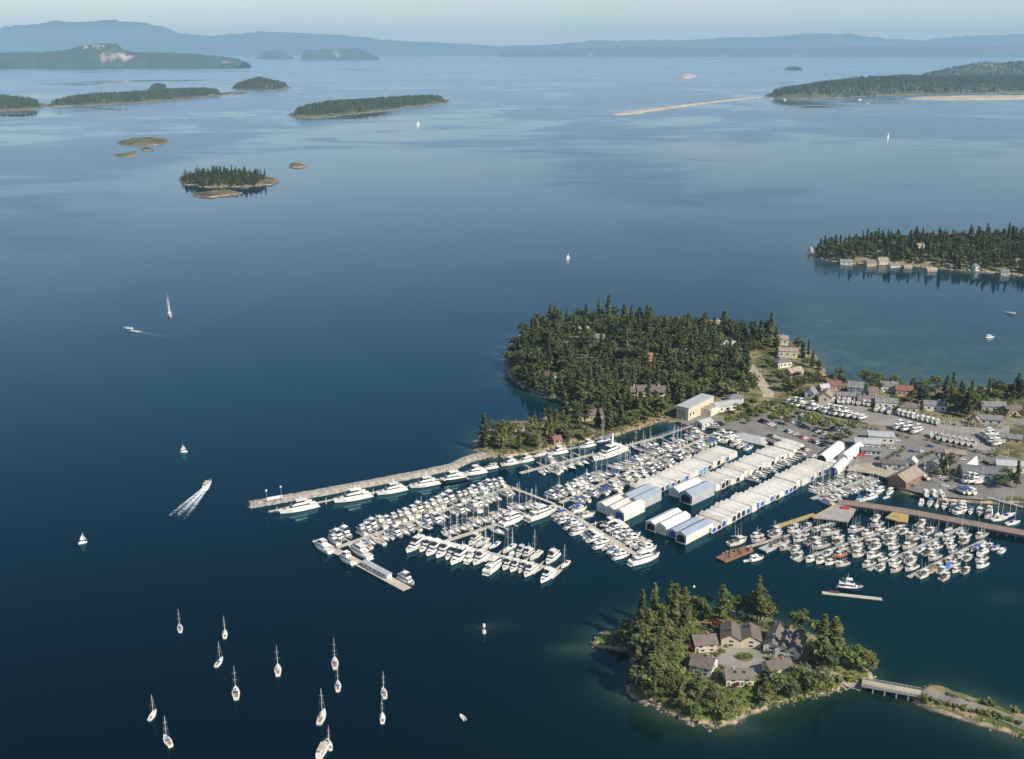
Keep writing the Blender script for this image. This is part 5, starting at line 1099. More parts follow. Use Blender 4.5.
gangway(P(612, 434, 2.2), G2(603, 442.5), 2.6, .8, 1.6, 'thin gangway from the spit bank to its narrow dock')
gangway(P(987, 497.5, 2.2), G2(1023, 507.5), 2.6, .9, 2.4, 'pale gangway from the lawn to the end sailboat berth')
gangway(P(552, 447, 2.2), G2(560, 450.8), 2.4, .8, 1.4, 'thin gangway beside the red-brown cottage')
# piles
PILE = MB(); PILE.tube((0, 0, -2), (0, 0, 3.6), .2, .2, 7); pd = [('post', PILE.data('pile', [M['pile_white']]))]
cnt = 0
for nm, q0, q1, off, n in (('the outer dock', P1a, P1b, 2.0, 7), ('the second dock', P2a, P2b, 2.0, 5), ('the third dock', CN, P3b, 2.0, 5), ('the long dock', CN, P4b, 1.9, 9), ('the inner dock', P5a, P5b, -1.9, 7), ('the breakwater walkway', G2(269, 512.5), G2(455, 478.5), -1.4, 8), ('the link dock', P1b, CN, 1.5, 3)):
    d = (q1 - q0) / hyp(q1 - q0); nn = np.array([-d[1], d[0]])
    for i in range(n):
        c = q0 + (q1 - q0) * (i + .3) / n + nn * off; spawn('mooring_pile', pd, (c[0], c[1], 0), 0, None, f'pale mooring pile, {ordw(i + 1)} from the seaward end along {nm}', 'mooring pile', 'mooring piles of the marina')
# piers between the boathouses, small boats behind the middle row
dock([pC - dC * 2 + nC * 15.8, qC + nC * 15.8], 2.4, 'pier behind the front boathouse row', 'bc', 'dock_grey'); dock([pA + nA * 15.8, qA + nA * 15.8], 2.4, 'pier behind the back boathouse row', 'ba', 'dock_grey')
s = 30; n_ = 0
while s < hyp(qB - pB) - 4:
    key = rnd.choice(['k2', 'k2', 'e3', 'k2', 'e2']); L = PROTO[key][1]; c = pB + dB * s - nB * (L / 2 + .9); n_ += 1
    boat(key, c[0], c[1], aB - math.pi / 2 + rnd.uniform(-.08, .08), f'{PROTO[key][5]}, {ordw(n_)} from the seaward end before the middle boathouse row', 'small boats before the middle boathouse row'); s += PROTO[key][2] + 1.8
for i, (px, py, key) in enumerate([(731, 440, 'f4'), (737, 444, 'f2'), (743, 447, 'e2'), (749, 449, 'e1'), (723, 437, 'f1')]):
    c = P(px, py); boat(key, c[0], c[1], aA + rnd.uniform(-.1, .1), f'{PROTO[key][5]}, {ordw(i + 1)} in the pocket below the marina office', 'boats below the marina office')
# ------------------------------------------------------------------ breakwater of rock
def rubble(pts, wd, h, label, seed=3):
    p = [np.array(q) for q in pts]; q = []; sub = 26
    for i in range(len(p) - 1): q += [p[i] + (p[i + 1] - p[i]) * t_ / sub for t_ in range(sub)]
    q.append(p[-1]); rs = np.random.RandomState(seed); V = []; ks = np.linspace(-1, 1, 15)
    for i, a in enumerate(q):
        d = q[min(i + 1, len(q) - 1)] - q[max(i - 1, 0)]; d /= hyp(d); n = np.array([-d[1], d[0]]); e = min(1, (i + .3) / 7)
        for k_ in ks:
            f = np.clip((1 - abs(k_)) * 2.0, 0, 1); z = -1.2 + (h + 1.2) * f * e; r_ = .45 if f < 1 else .14
            c = a + n * k_ * wd / 2 * (.45 + .55 * e) + (rs.rand(2) - .5) * r_ * 1.6; V.append((c[0], c[1], z + (rs.rand() - .5) * r_ * 2))
    m_ = len(ks); fs = [(i * m_ + j, (i + 1) * m_ + j, (i + 1) * m_ + j + 1, i * m_ + j + 1) for i in range(len(q) - 1) for j in range(m_ - 1)]
    o = ob('breakwater', mkmesh('breakwater', V, [f for f in fs], M['rock'])); tag(o, label, 'breakwater'); return o
rubble([P(247, 506.5), P(259, 504.5), P(330, 492), P(420, 475), P(452, 468), P(466, 461), P(484, 456)], 9, 2.4, 'long grey rubble breakwater sheltering the marina yachts')
def lamp(px, py, h, label, z=2.4):
    c = P(px, py, z); k = MB(); k.tube((0, 0, -.3), (0, 0, h), .16, .1, 7); a = MB(); a.box(-.5, .5, -.5, .5, h, h + .5); a.hexa([(.35 * math.cos(i), .35 * math.sin(i), h + .5) for i in np.linspace(0, 5.2, 6)], [(.2 * math.cos(i), .2 * math.sin(i), h + 1.2) for i in np.linspace(0, 5.2, 6)])
    spawn('light_post', [('post', k.data('light_post', [M['metal']])), ('lantern', a.data('light_lantern', [M['pile_white']]))], (c[0], c[1], z), 0, None, label, 'light post')
lamp(267, 502.5, 7, 'first of two white navigation light posts at the breakwater tip'); lamp(281.5, 499.5, 7.5, 'second navigation light post on the breakwater, past the white boards')
for i in range(2):
    c = P(271 + 8 * i, 501 - 1.5 * i, 2.4); k = MB(); k.box(-2.2, 2.2, -.08, .08, .5, 2.4); k2 = MB(); [k2.box(x - .08, x + .08, -.07, .07, -.4, .5) for x in (-1.8, 1.8)]
    spawn('notice_board', [('panel', k.data('board_panel', [M['canvas_white']])), ('post', k2.data('board_post', [M['metal']]))], (*c, 2.5), BWD, None, f'blank white notice board on the breakwater, {("seaward", "landward")[i]} of the pair', 'notice board')
def flagpole(px, py, h, label, z=2.2): c = P(px, py, z); k = MB(); k.tube((0, 0, -.3), (0, 0, h), .15, .08, 7); k.tube((0, -2, h * .72), (0, 2, h * .72), .08, None, 5); t_ = MB(); t_.hexa([(.2 * math.cos(i), .2 * math.sin(i), h) for i in np.linspace(0, 5.2, 6)], [(.1 * math.cos(i), .1 * math.sin(i), h + .4) for i in np.linspace(0, 5.2, 6)]); spawn('flagpole', [('pole', k.data('flagpole', [M['pile_white']])), ('cap', t_.data('flagpole_cap', [M['pile_white']]))], (*c, z), 0, None, label, 'flagpole')
flagpole(603.5, 437, 15, 'tall white flagpole on the bank above the inner dock'); flagpole(711.5, 415, 14, 'white pole behind the cream boat shed'); flagpole(1006, 469, 13, 'white pole by the end workshop')
# ------------------------------------------------------------------ working piers, fishing fleet
r = spawn('pier', [], (0, 0, 0), 0, None, 'long brown timber pier on piles along the fishing harbour', 'pier'); k = MB()
pt = [P(838, 502, 2.6), P(862, 504.5, 2.6), P(905, 511, 2.6), P(960, 521, 2.6), P(1030, 534, 2.6), P(1110, 550, 2.6)]
pp = []; lo = []
for i, a in enumerate(pt): d = pt[min(i + 1, 5)] - pt[max(i - 1, 0)]; d /= hyp(d); n = np.array([-d[1], d[0]]); pp.append(a + n * 3.6); lo.append(a - n * 3.6)
for i in range(5): k.prism([tuple(lo[i]), tuple(lo[i + 1]), tuple(pp[i + 1]), tuple(pp[i])], 2.1, 2.6, 0)
ob('deck', k.data('pier_deck', [M['pier_brown']]), r); k = MB(); k2 = MB()
for i in range(5):
    n = int(hyp(lo[i + 1] - lo[i]) / 4)
    for j in range(n):
        a, b = lo[i] + (lo[i + 1] - lo[i]) * (j + .5) / n, pp[i] + (pp[i + 1] - pp[i]) * (j + .5) / n
        for c in (a + (b - a) * .06, b - (b - a) * .06): k.tube((*c, -2), (*c, 2.1), .2, None, 6)
    for q in (lo, pp):
        d = (q[i + 1] - q[i]) / hyp(q[i + 1] - q[i]); m_ = np.array([-d[1], d[0]]) * .12; k2.prism([tuple(q[i] - m_), tuple(q[i + 1] - m_), tuple(q[i + 1] + m_), tuple(q[i] + m_)], 2.603, 2.85)
o = ob('piles', k.data('pier_piles', [M['pile']]), r); ob('kerb_rail', k2.data('pier_rail', [M['pier_brown']]), r)
r = spawn('wharf', [], (0, 0, 0), 0, None, 'grey wharf deck with yellow edge at the head of the brown pier', 'wharf'); k = MB(); w0 = PP([(813, 517.5), (838, 503.8), (856, 509), (848, 522), (830, 519)], 2.6); k.prism([tuple(q) for q in w0], 2.0, 2.55); ob('deck', k.data('wharf_deck', [M['concrete']]), r)
k = MB(); e0, e1 = w0[0], w0[1]; d = (e1 - e0) / hyp(e1 - e0); n = np.array([-d[1], d[0]]); k.prism([tuple(e0), tuple(e1), tuple(e1 + n * .9), tuple(e0 + n * .9)], 1.9, 2.75); ob('edge_beam', k.data('wharf_edge', [M['yellow_paint']]), r)
k = MB(); 
for q in [w0[0] * .9 + w0[4] * .1, w0[4] * .97 + w0[1] * .03, w0[3] * .96 + w0[1] * .04] + [w0[4] + (w0[3] - w0[4]) * t_ * .9 + (w0[1] - w0[4]) * .04 for t_ in (.2, .4, .6, .8)]: k.tube((*q, -2), (*q, 2.0), .22, None, 6)
ob('piles', k.data('wharf_piles', [M['pile']]), r)
dock([P(776, 526.5, 1), P(815, 514, 1)], 3.2, 'long yellow-planked float running out from the wharf', 'yl', 'yellow_paint', z=1.0)
r = spawn('crane_platform', [], (0, 0, 0), 0, None, 'yellow-edged crane platform against the brown pier', 'platform'); w1 = PP([(885, 517.5), (893, 511.6), (909, 514.5), (908, 522), (896, 520.5)], 2.5); k = MB(); k.prism([tuple(q) for q in w1], 1.9, 2.48); ob('deck', k.data('platform_deck', [M['yellow_paint']]), r)
k = MB(); [k.tube((*(q * .95 + sum(w1) / 5 * .05), -2), (*(q * .95 + sum(w1) / 5 * .05), 1.9), .22, None, 6) for q in w1]; ob('piles', k.data('platform_piles', [M['pile']]), r)
c = sum(w1) / 5; k = MB(); k.tube((*c, 2.48), (*c, 6.5), .3, .25, 7); k.tube((*c, 6.2), (c[0] - 3, c[1] - 4, 8.5), .18, .1, 6); ob('crane', k.data('platform_crane', [M['yellow_paint']]), r)
for lb, (px, py), n_ in (('on the wharf deck', (845, 508.5), 1), ('beside the plaza', (861, 455), 2), ('at the plaza kerb', (874, 451), 3)):
    c = P(px, py, 2.6); k = MB(); k.frus(-2.6, 2.6, 1.3, 0, 1.1, .7, .7, .5); k2 = MB(); k2.box(-2.4, 2.4, -1.1, 1.1, -.02, .001); spawn('covered_skiff', [('cover', k.data('red_cover', [M['red_tarp']])), ('hull', k2.data('skiff_base', [M['fish_grey']]))], (c[0], c[1], 2.57 if n_ == 1 else GZ + .04), R(-15), None, f'red tarpaulin-covered skiff {lb}', 'skiff')
# barges
def barge(px0, px1, w_, h, m, label, cargo, cm): 
    p, q = P(*px0), P(*px1); c = (p + q) / 2; l = hyp(q - p); r = spawn('barge', [], (*c, 0), ang(p, q), None, label, 'barge'); k = MB(); k.hexa([(-l / 2 + 1, -w_ / 2, -.5), (l / 2 - 1, -w_ / 2, -.5), (l / 2 - 1, w_ / 2, -.5), (-l / 2 + 1, w_ / 2, -.5)], [(-l / 2, -w_ / 2, h), (l / 2, -w_ / 2, h), (l / 2, w_ / 2, h), (-l / 2, w_ / 2, h)]); ob('hull', k.data('barge_hull', [M[m]]), r)
    k = MB(); rs = np.random.RandomState(int(px0[0]))
    for _ in range(cargo): x, y, s = (rs.rand() * .75 - .25) * l, (rs.rand() - .5) * w_ * .8, .3 + .8 * rs.rand(); k.frus(x - s, x + s, s * .8, h, h + .4 + 1.6 * rs.rand(), .1, .1, .1, 0, y)
    ob('cargo', k.data('barge_cargo', [M[cm]]), r); FOOT.extend([(u, v, w_ / 2) for u, v in axis_pts(*c, ang(p, q), l)])
barge((720, 561), (749, 549.5), 6.5, .9, 'rust', 'rust-brown barge with scrap heaped at its inner end', 14, 'rust')
barge((762, 552), (786, 541), 5, 1.3, 'fish_grey', 'long grey work barge with deck gear in the fishing fleet', 18, 'gear')
FL = [('first fishing float', (722, 555), (842, 521), ['g1', 'g2', 'g4', 'g6', 'g2'], 8), ('second fishing float', (796, 562), (905, 525), ['g1', 'g2', 'g4', 'g3', 'g6', 'g2', 'g1', 'g1', 'g4', 'g5', 'g2'], 0), ('third fishing float', (868, 571), (962, 528), ['g1', 'g2', 'g6', 's1', 'g4', 'g1'], 0), ('fourth fishing float', (908, 578), (984, 541), ['g2', 'g4', 'e1', 's3', 'g1', 'e3', 'f3'], 0)]
for nm, a, b, kinds, st in FL: SEGS.append((P(*a), P(*b), 1.2, nm))
SEGS += [((w0[0] + w0[4]) / 2, (w0[2] + w0[3]) / 2, 6.5, 'wf'), (P(776, 526.5), P(815, 514), 2.0, 'yf'), (sum(w1) / 5, sum(w1) / 5 + np.array([.1, .1]), 5, 'cp')] + [(pt[i], pt[i + 1], 4.2, 'pier') for i in range(5)]
c = P(737, 547); boat('g1', c[0] + 1, c[1] + 4, .5, 'white troller with raised poles beside the rust-brown barge', 'fishing fleet')
for i, (px, py, key) in enumerate([(748, 561, 'k2'), (757, 560, 'e3')]): c = P(px, py); boat(key, c[0], c[1], .4, f'{PROTO[key][5]} moored just inside the rust-brown barge', 'fishing fleet')
FF = []
for nm, a, b, kinds, st in FL:
    a, b = P(*a), P(*b); d = (b - a) / hyp(b - a); al = math.atan2(d[1], d[0]); n = np.array([-d[1], d[0]]); cnts = {1: 0, -1: 0}
    for side in (1, -1):
        for depth in range(2 if nm.startswith('first') and side > 0 else 4):      # rafted alongside the float, two deep
            s = st + (0 if side > 0 else 3) + depth * 3
            while s < hyp(b - a) - 4:
                key = rnd.choice(kinds); q_ = rnd.uniform(.62, .86); L, B = PROTO[key][1] * q_, PROTO[key][2] * q_; off = 1.5 + B / 2 + depth * (B + .9) + rnd.uniform(0, .5); c = a + d * (s + L / 2) + n * side * off
                if rnd.random() < (.97, .92, .8, .5)[depth] and free(c[0], c[1], al, L, B, nm):
                    cnts[side] += 1; boat(key, c[0], c[1], al + (math.pi if rnd.random() < .5 else 0) + rnd.uniform(-.06, .06), f'{PROTO[key][5]}, {ordw(cnts[side])} on the {"wharf" if side > 0 else "island"} side of the {nm}', 'fishing fleet', s=q_)
                s += L * rnd.uniform(.2, .45)
SEGS.clear()
for i, (nm, a, b, kinds, st) in enumerate(FL): dock([P(*a), P(*b)], 2.2, f'{nm} beyond the brown pier', nm, 'dock_grey')
r_, q_ = P(930, 572), P(923, 570)
for (px, py, m, lb) in ((932, 571, 'wood_brown', 'orange-brown wooden hull without cabin'), (948, 568, 'blue_tarp', 'bright blue tarpaulin over a small boat')):
    c = P(px, py); mb, _, _ = hull_mb(9, 3.2, 1.0, 1.1, .4); k = MB(); k.frus(-3.6, 3.4, 1.3, 1.0, 2.0, .6, .4, .7); spawn('covered_boat', [('hull', mb.data('hull', [M[m if m == 'wood_brown' else 'fish_white'], M['boot'], M['deck']])), ('cover', k.data('boat_cover', [M[m]]))], (*c, 0), .9, None, lb + ' in the fourth fishing raft', 'boat', 'fishing fleet')
row('pn', P(912, 508.5), P(1000, 525), 1, 4.6, ['e1', 'g2', 'f3', 'e3', 's3', 'g4', 'e2'], 'shore side of the brown pier', start=2, end_word='the wharf', gap=1.0, dens=.9)
for i, (px, py, key, a) in enumerate([(1000, 520, 's2', .3), (1008, 517, 's4', .5), (1013, 524, 's1', .35), (962, 512, 'f5', .5)]):
    c = P(px, py)
    boat(key, c[0], c[1], a, f'{PROTO[key][5]}, {ordw(i + 1)} of those berthed under the pale gangway', 'boats under the pale gangway')
# float with a patrol-style launch
dock([P(822, 592.5, .5), P(882, 599, .5)], 2.6, 'lone detached float in the middle of the inner harbour', 'lf', 'dock')
c = P(851, 590.5); a = ang(P(822, 592), P(882, 599)); boat('t2', c[0], c[1] + 1.4, a, 'dark-hulled trawler yacht alone at the detached float')
c = P(833, 592.3, .6); k = MB()
for i in range(5): k.box(i * 1.1 - 2, i * 1.1 - 1.3, -.6, .6, 0, .5 + .3 * (i % 2))
spawn('crate_row', [('crate', k.data('crates', [M['gear']]))], (*c, .56), a, None, 'heap of crates on the detached float', 'crates')
# ------------------------------------------------------------------ moored sailboats and boats under way
MO = [(180, 629, 's1', 95, 'moored farthest from the marina on its own'), (225, 635, 's3', 88, 'moored beside the wake-side pair'), (219.5, 663, 's1', 60, 'angled to its neighbours in the mooring field'), (236, 694, 's6', 92, 'alone in the middle of the mooring field'),
      (278, 671, 's2', 90, 'moored towards the breakwater'), (335, 664, 's5', 92, 'topmost of the pair in line'), (338, 687, 's1', 90, 'just below the ketch in line'), (153, 716, 's3', 60, 'in the lower corner of the mooring field'),
      (167.5, 742, 's1', 112, 'lowest in the corner of the mooring field'), (322, 718, 's2', 72, 'above the rafted pair'), (329.5, 746, 's3', 100, 'rafted to a small cruiser'), (384, 694, 's1', 98, 'above the small sloop by the channel'), (382.5, 719, 's3', 90, 'below its twin by the channel')]
for px, py, key, dg, lb in MO:
    c = P(px, py); boat(key, c[0], c[1], R(90 + (dg - 90) * .75) + math.atan((512 - px) / FPX), f'{PROTO[key][5]} {lb}', 'sailboats in the mooring field', s=rnd.uniform(.72, .86))
c = P(324, 750); boat('e2', c[0], c[1], R(80), 'white cruiser rafted to the lowest moored sloop', 'sailboats in the mooring field')
c = P(462.5, 718); boat('k1', c[0], c[1], R(120), 'tiny white dinghy drifting alone in open water')
def sailing(px, py, L, a, label, s_h=1.0):
    c = P(px, py); ps = sail(L, cover='canvas_white'); r = spawn('sailing_boat', ps, (*c, 0), R(a), None, label, 'sailboat', 'boats under way'); k = MB(); x = L * .08; h = L * 1.12
    k.add([(x - .15, 0, 2.4), (x - L * .38, .5, 2.5), (x - .2, .25, h), (x - .15, .04, 2.4), (x - L * .38, .54, 2.5), (x - .2, .29, h)], [(0, 1, 2), (5, 4, 3), (0, 3, 4, 1), (1, 4, 5, 2), (2, 5, 3, 0)]); k.add([(L * .45, 0, 1.6), (x + .2, .7, 2.0), (x + .1, .1, h * .9), (L * .45, .04, 1.6), (x + .2, .74, 2.0), (x + .1, .14, h * .9)], [(0, 1, 2), (5, 4, 3), (0, 3, 4, 1), (1, 4, 5, 2), (2, 5, 3, 0)]); ob('sail', k.data('sails', [M['canvas_white']]), r)
sailing(83, 543.5, 4.6, 30, 'white sailing boat under sail off the mooring field'); sailing(184, 452.5, 4.6, 200, 'white sailing boat under sail off the breakwater tip'); sailing(568, 259.5, 6.0, 20, 'white sailing boat under sail beyond the wooded point')
sailing(888, 138.5, 15, 50, 'lone white sails far out off the long island'); sailing(418, 125.5, 15, 20, 'faint white sails beyond the two flat islands')
def wake(px0, px1, w0, w1, label, arms=True, gap=.45, dens=.55):
    """foam left astern: from the boat (px0) back to px1"""
    p, q = P(*px0), P(*px1); a = ang(p, q); l = hyp(q - p); V = []; F = []; D_ = []; n = 40; m_ = 13
    for i in range(n + 1):
        t_ = i / n; w_ = w0 + (w1 - w0) * t_
        for j in range(m_):
            u = j / (m_ - 1) * 2 - 1; V.append((l * t_, u * w_ / 2, .03)); arm = math.exp(-((abs(u) - .66) / .27) ** 2) if arms else 0; core = math.exp(-(u / .42) ** 2)
            D_.append((dens + .35) * (1 - t_) ** .6 * max(arm * .75, core * (1 - t_ * .35)) - .05 + (.35 if t_ < .12 else 0))
    F = [(i * m_ + j, (i + 1) * m_ + j, (i + 1) * m_ + j + 1, i * m_ + j + 1) for i in range(n) for j in range(m_ - 1)]
    me = mkmesh('wake', V, F, M['foam']); at = me.attributes.new('dens', 'FLOAT', 'POINT'); at.data.foreach_set('value', np.array(D_, np.float32)); tag(ob('wake_foam', me, None, (*p, 0), a), kind='stuff')
c = P(208, 485.5); aw = ang(P(178, 516), P(210, 484)); boat('e2', c[0], c[1], aw, 'white cruiser speeding towards the strait with a broad foaming wake', 'boats under way'); wake((207, 486.5), (172, 522), 3.5, 17, 'wake', True, dens=.9)
c = P(128, 329); boat('e1', c[0], c[1], R(170), 'white motor yacht crossing the strait towards the frame edge', 'boats under way', s=.95); wake((131, 330.2), (215, 346), 3, 20, 'w', True, dens=.12)
c = P(170, 317); boat('g2', c[0], c[1], R(-70), 'dark work boat heading in with a long straight wake', 'boats under way', s=.95); wake((170, 315), (166, 288), 4, 15, 'w', False, dens=.55)
for i, (px, py, key, a, lb) in enumerate([(860, 100, 'f4', 30, 'white yacht at anchor off the long island'), (868, 103.5, 'e2', 10, 'second white boat at anchor off the long island'), (760, 99, 'e2', 60, 'white boat at the tip of the long island'), (772, 99, 'f1', 0, 'another white boat close to the long island tip'), (785, 100, 'f1', 20, 'third white boat along the long island shore'),
    (1010, 313.5, 'e1', 150, 'small white boat moored in the bay'), (990, 338, 'e3', 10, 'tiny white boat moored in the bay nearer the village'), (520, 378, 'k2', 20, 'small skiff off the tip of the wooded point')]):
    c = P(px, py); boat(key, c[0], c[1], R(a), lb, 'boats lying off the shores', s=1.5 if py < 110 else 1)
c = P(484, 633); k = MB(); k.tube((0, 0, -1), (0, 0, 1.8), 1.3, 1.1, 9, 0); k.tube((0, 0, 1.8), (0, 0, 4.2), .3, .25, 8, 1); k2 = MB(); k2.tube((0, 0, 4.2), (0, 0, 5.9), .9, .8, 8); spawn('beacon', [('tower', k.data('beacon_tower', [M['wall_white'], M['concrete']])), ('lantern', k2.data('beacon_lantern', [M['wall_white']]))], (*c, 0), 0, .75, 'white beacon with round base and lantern on a sunken reef', 'beacon')
for i, (px, py) in enumerate(((652, 598), (694, 587))):
    c = P(px, py); k = MB(); k.hexa([(.7 * math.cos(t_), .7 * math.sin(t_), -.3) for t_ in np.linspace(0, 5.6, 9)], [(.4 * math.cos(t_), .4 * math.sin(t_), .7) for t_ in np.linspace(0, 5.6, 9)]); k2 = MB(); k2.tube((0, 0, .7), (0, 0, 1.2), .1, None, 6)
    spawn('mooring_buoy', [('float', k.data('buoy', [M['canvas_white']])), ('ring', k2.data('buoy_ring', [M['metal']]))], (*c, 0), 0, None, f'white mooring buoy off the {("low firs", "tall firs")[i]} of the townhouse island', 'buoy')
# ------------------------------------------------------------------ boats ashore and cars
STAND = MB(); [STAND.tube((x, y, 0), (x * .9, y * .45, 1.25), .09, None, 5) for x in (-2.5, 0, 2.5) for y in (-1.3, 1.3)]; STAND.box(-3, 3, -.15, .15, 0, .25); stm = [('frame', STAND.data('boat_stand', [M['rust']]))]
def ashore(p0, p1, n, kinds, place, deg, z=GZ):
    p0, p1 = P(*p0, z), P(*p1, z)
    for i in range(n):
        c = p0 + (p1 - p0) * (i + .5) / n; key = rnd.choice(kinds); a = R(deg) + rnd.uniform(-.15, .15)
        boat(key, c[0], c[1], a, f'{PROTO[key][5]} propped ashore, {ordw(i + 1)} {place}', 'boats stored ashore', z + 1.25, False)
        spawn('boat_stand', stm, (*c, z + .03), a, None, f'steel stand under the boat, {ordw(i + 1)} {place}', 'boat stand', 'stands under the stored boats')
ashore((788, 404), (866, 420.5), 14, ['f1', 'e2', 'e3', 'f3', 'e3', 'f2'], 'along the hedge from the hill road', 30); ashore((826, 401), (872, 405.5), 9, ['s3', 's2', 'e3', 'e2'], 'along the yellow shrubs of the boat yard', 70); ashore((896, 414), (940, 425), 9, ['e3', 'e2', 'e3', 's3'], 'in front of the fir clump', 75)
ashore((896, 428), (922, 434), 3, ['f1', 'f3', 'e2'], 'beside the yard gate', 25); ashore((928, 436.5), (976, 446), 8, ['s2', 's2', 's3', 's6'], 'in the yard row with tall masts', 80); ashore((988, 436), (1000, 447), 5, ['f1', 'e2', 'f2'], 'at the end hedge of the yard', 12); ashore((874, 410), (892, 414), 3, ['e1', 'e2', 's3'], 'before the wide white house', 60)
ashore((921, 496), (945, 496), 3, ['e3', 's3', 'e1'], 'on the lower yard by the slipway', 88); ashore((956, 492.5), (972, 494), 3, ['e1', 'e3', 'e1'], 'on the lower yard by the steps', 115); ashore((967, 482), (983, 485), 3, ['e2', 's3', 'f3'], 'beside the green tarpaulin', 20); ashore((920, 478), (928, 480), 1, ['s3'], 'next to the repair shed', 110)
CARS = {}
def car_proto(col, van=False):
    b = MB(); b.hexa([(-2.2, -.88, .3), (2.2, -.88, .3), (2.2, .88, .3), (-2.2, .88, .3)], [(-2.15, -.86, .85), (2.1, -.82, .78), (2.1, .82, .78), (-2.15, .86, .85)], 0); g = MB()
    top = 1.9 if van else 1.42; b.frus(-1.95, .95 if not van else 1.5, .80, .84, top, .75, .45 if not van else .1, .14, 0); g.band(-1.95, .95 if not van else 1.5, .80, .84, top, .75, .45 if not van else .1, .14, .18, .86, .012); wh = MB()
    [wh.tube((x, s * .74, .32), (x, s * .90, .32), .32, None, 9) for x in (-1.35, 1.35) for s in (-1, 1)]
    return [('body', b.data('car_body', [M[col]])), ('windows', g.data('car_windows', [M['glass']])), ('wheels', wh.data('car_wheels', [M['tyre']]))]
for cname, w_ in (('white', 4), ('silver', 3), ('black', 3), ('blue', 1), ('red', 1)): CARS[cname] = (car_proto('car_' + cname), w_)
CARS['white van'] = (car_proto('car_white', True), 1)
cw = [k_ for k_, v_ in CARS.items() for _ in range(v_[1])]
def car(c, a, where):
    col = rnd.choice(cw); spawn('parked_car', CARS[col][0], (c[0], c[1], GZ + .045), a, None, f'{col}{"" if "van" in col else " car"} {where}', 'car', 'cars parked around the harbour')
for p0, p1, nm in LOTS:
    p0, p1 = P(*p0, GZ), P(*p1, GZ); n = int(hyp(p1 - p0) / 2.8); d = (p1 - p0) / hyp(p1 - p0); nn = np.array([-d[1], d[0]]); q = 0
    for i in range(n):
        if rnd.random() < .86: c = p0 + d * (i + .5) * hyp(p1 - p0) / n + nn * 2.4; q += 1; car(c, math.atan2(nn[1], nn[0]) + (math.pi if rnd.random() < .4 else 0), f'parked {ordw(q)} from the office end of the {nm} car park row')
for i, (px, py) in enumerate([(846, 452), (853, 458), (868, 455), (880, 452), (886, 446), (892, 449), (897, 441), (905, 447), (912, 452), (900, 456), (921, 452), (930, 447), (940, 456), (951, 458), (962, 460), (898, 470), (888, 469), (878, 459), (925, 470), (932, 482), (945, 487), (975, 460), (985, 463), (996, 466), (941, 478), (915, 486), (700, 427), (716, 426)]):
    car(P(px, py, GZ), R(rnd.choice((-14, -14, 40, 70))), f'{ordw(i + 1)} across the plaza and lower yard going inland')
# ------------------------------------------------------------------ planting: hedges, shrubs, individual trees, far masses
def hedge(pts, wd, h, label, m='leaf', z=GZ):
    p = PP(pts, z); cs = []; sz = []; rs = np.random.RandomState(int(pts[0][0]))
    for i in range(len(p) - 1):
        l = hyp(p[i + 1] - p[i])
        for _ in range(int(l * 5)): t_ = rs.rand(); c = p[i] + (p[i + 1] - p[i]) * t_; cs.append(np.array([c[0] + (rs.rand() - .5) * wd, c[1] + (rs.rand() - .5) * wd, z + h * rs.rand() ** .6 * (.8 + .35 * math.sin(t_ * l * .7))])); sz.append(.45 + .4 * rs.rand())
    V, F = leaf_cards(cs, sz, rs, .8); tag(ob('hedge', mkmesh('hedge', V, F, M[m])), label, 'hedge')
hedge([(764, 402.5), (830, 419.5), (871, 429.5), (910, 438.5)], 2.2, 2.0, 'long green hedge between the boat yard and the street'); hedge([(926, 440.5), (960, 448.5), (996, 457.5)], 2.0, 1.9, 'green hedge below the tall-masted yard row'); hedge([(826, 402), (872, 406.5), (900, 412)], 2.5, 2.2, 'yellow-green hedge behind the stored boats', 'leaf_yellow'); hedge([(942, 424), (975, 427), (1000, 428.5)], 2.2, 2.6, 'hedge of upright shrubs at the foot of the big firs', 'leaf_yellow')
hedge([(994, 458), (1001, 449), (1006, 438)], 4, 4.5, 'tall bushy hedge at the end of the boat yard'); hedge([(883, 462), (893, 455), (904, 450)], 2.5, 1.2, 'low planted strip on the plaza'); hedge([(905, 466), (922, 457), (934, 452)], 2.5, 1.6, 'planted strip beside the grey chandlery'); hedge([(1008, 498), (1030, 500), (1060, 504)], 6, .6, 'lawn edge shrubs by the pale gangway', 'leaf_yellow')
hedge([(664, 405), (690, 401), (712, 396)], 5, 5.5, 'tall clipped green hedge behind the cream boat shed', 'leaf', 2.6); hedge([(768, 436.5), (790, 445), (806, 449.5)], 1.6, 1.0, 'low hedge along the quay car park')
def shrubs(area, pts, hf, group):
    for i, (px, py, kd, s) in enumerate(pts):
        z = 3.0; 
        for _ in range(2): c = P(px, py, z); z = gz(c[0], c[1], hf)
        spawn('shrub', SHRUBS[kd], (c[0], c[1], z - .05), rnd.random() * 6, s, f'{("green", "yellow-green", "pale grey-green")[kd]} shrub, {ordw(i + 1)} {area}', 'shrub', group)
shrubs('along the causeway from the bridge', [(923, 711, 0, 1.48), (930, 712, 1, 0.94), (938, 715, 1, 1.01), (946, 717, 1, 0.94), (949, 695, 2, 0.94), (955, 697, 2, 1.01), (953, 719, 0, 1.01), (962, 721, 1, 1.17), (970, 724, 0, 0.94), (978, 725, 0, 1.33), (988, 704, 0, 1.79), (985, 727, 1, 1.25), (994, 727, 0, 1.48), (1002, 728, 1, 1.17), (1008, 729, 0, 1.25), (1015, 711, 1, 1.33), (1017, 732, 0, 1.01), (968, 701, 2, 0.62)], cause_h, 'shrubs on the causeway')
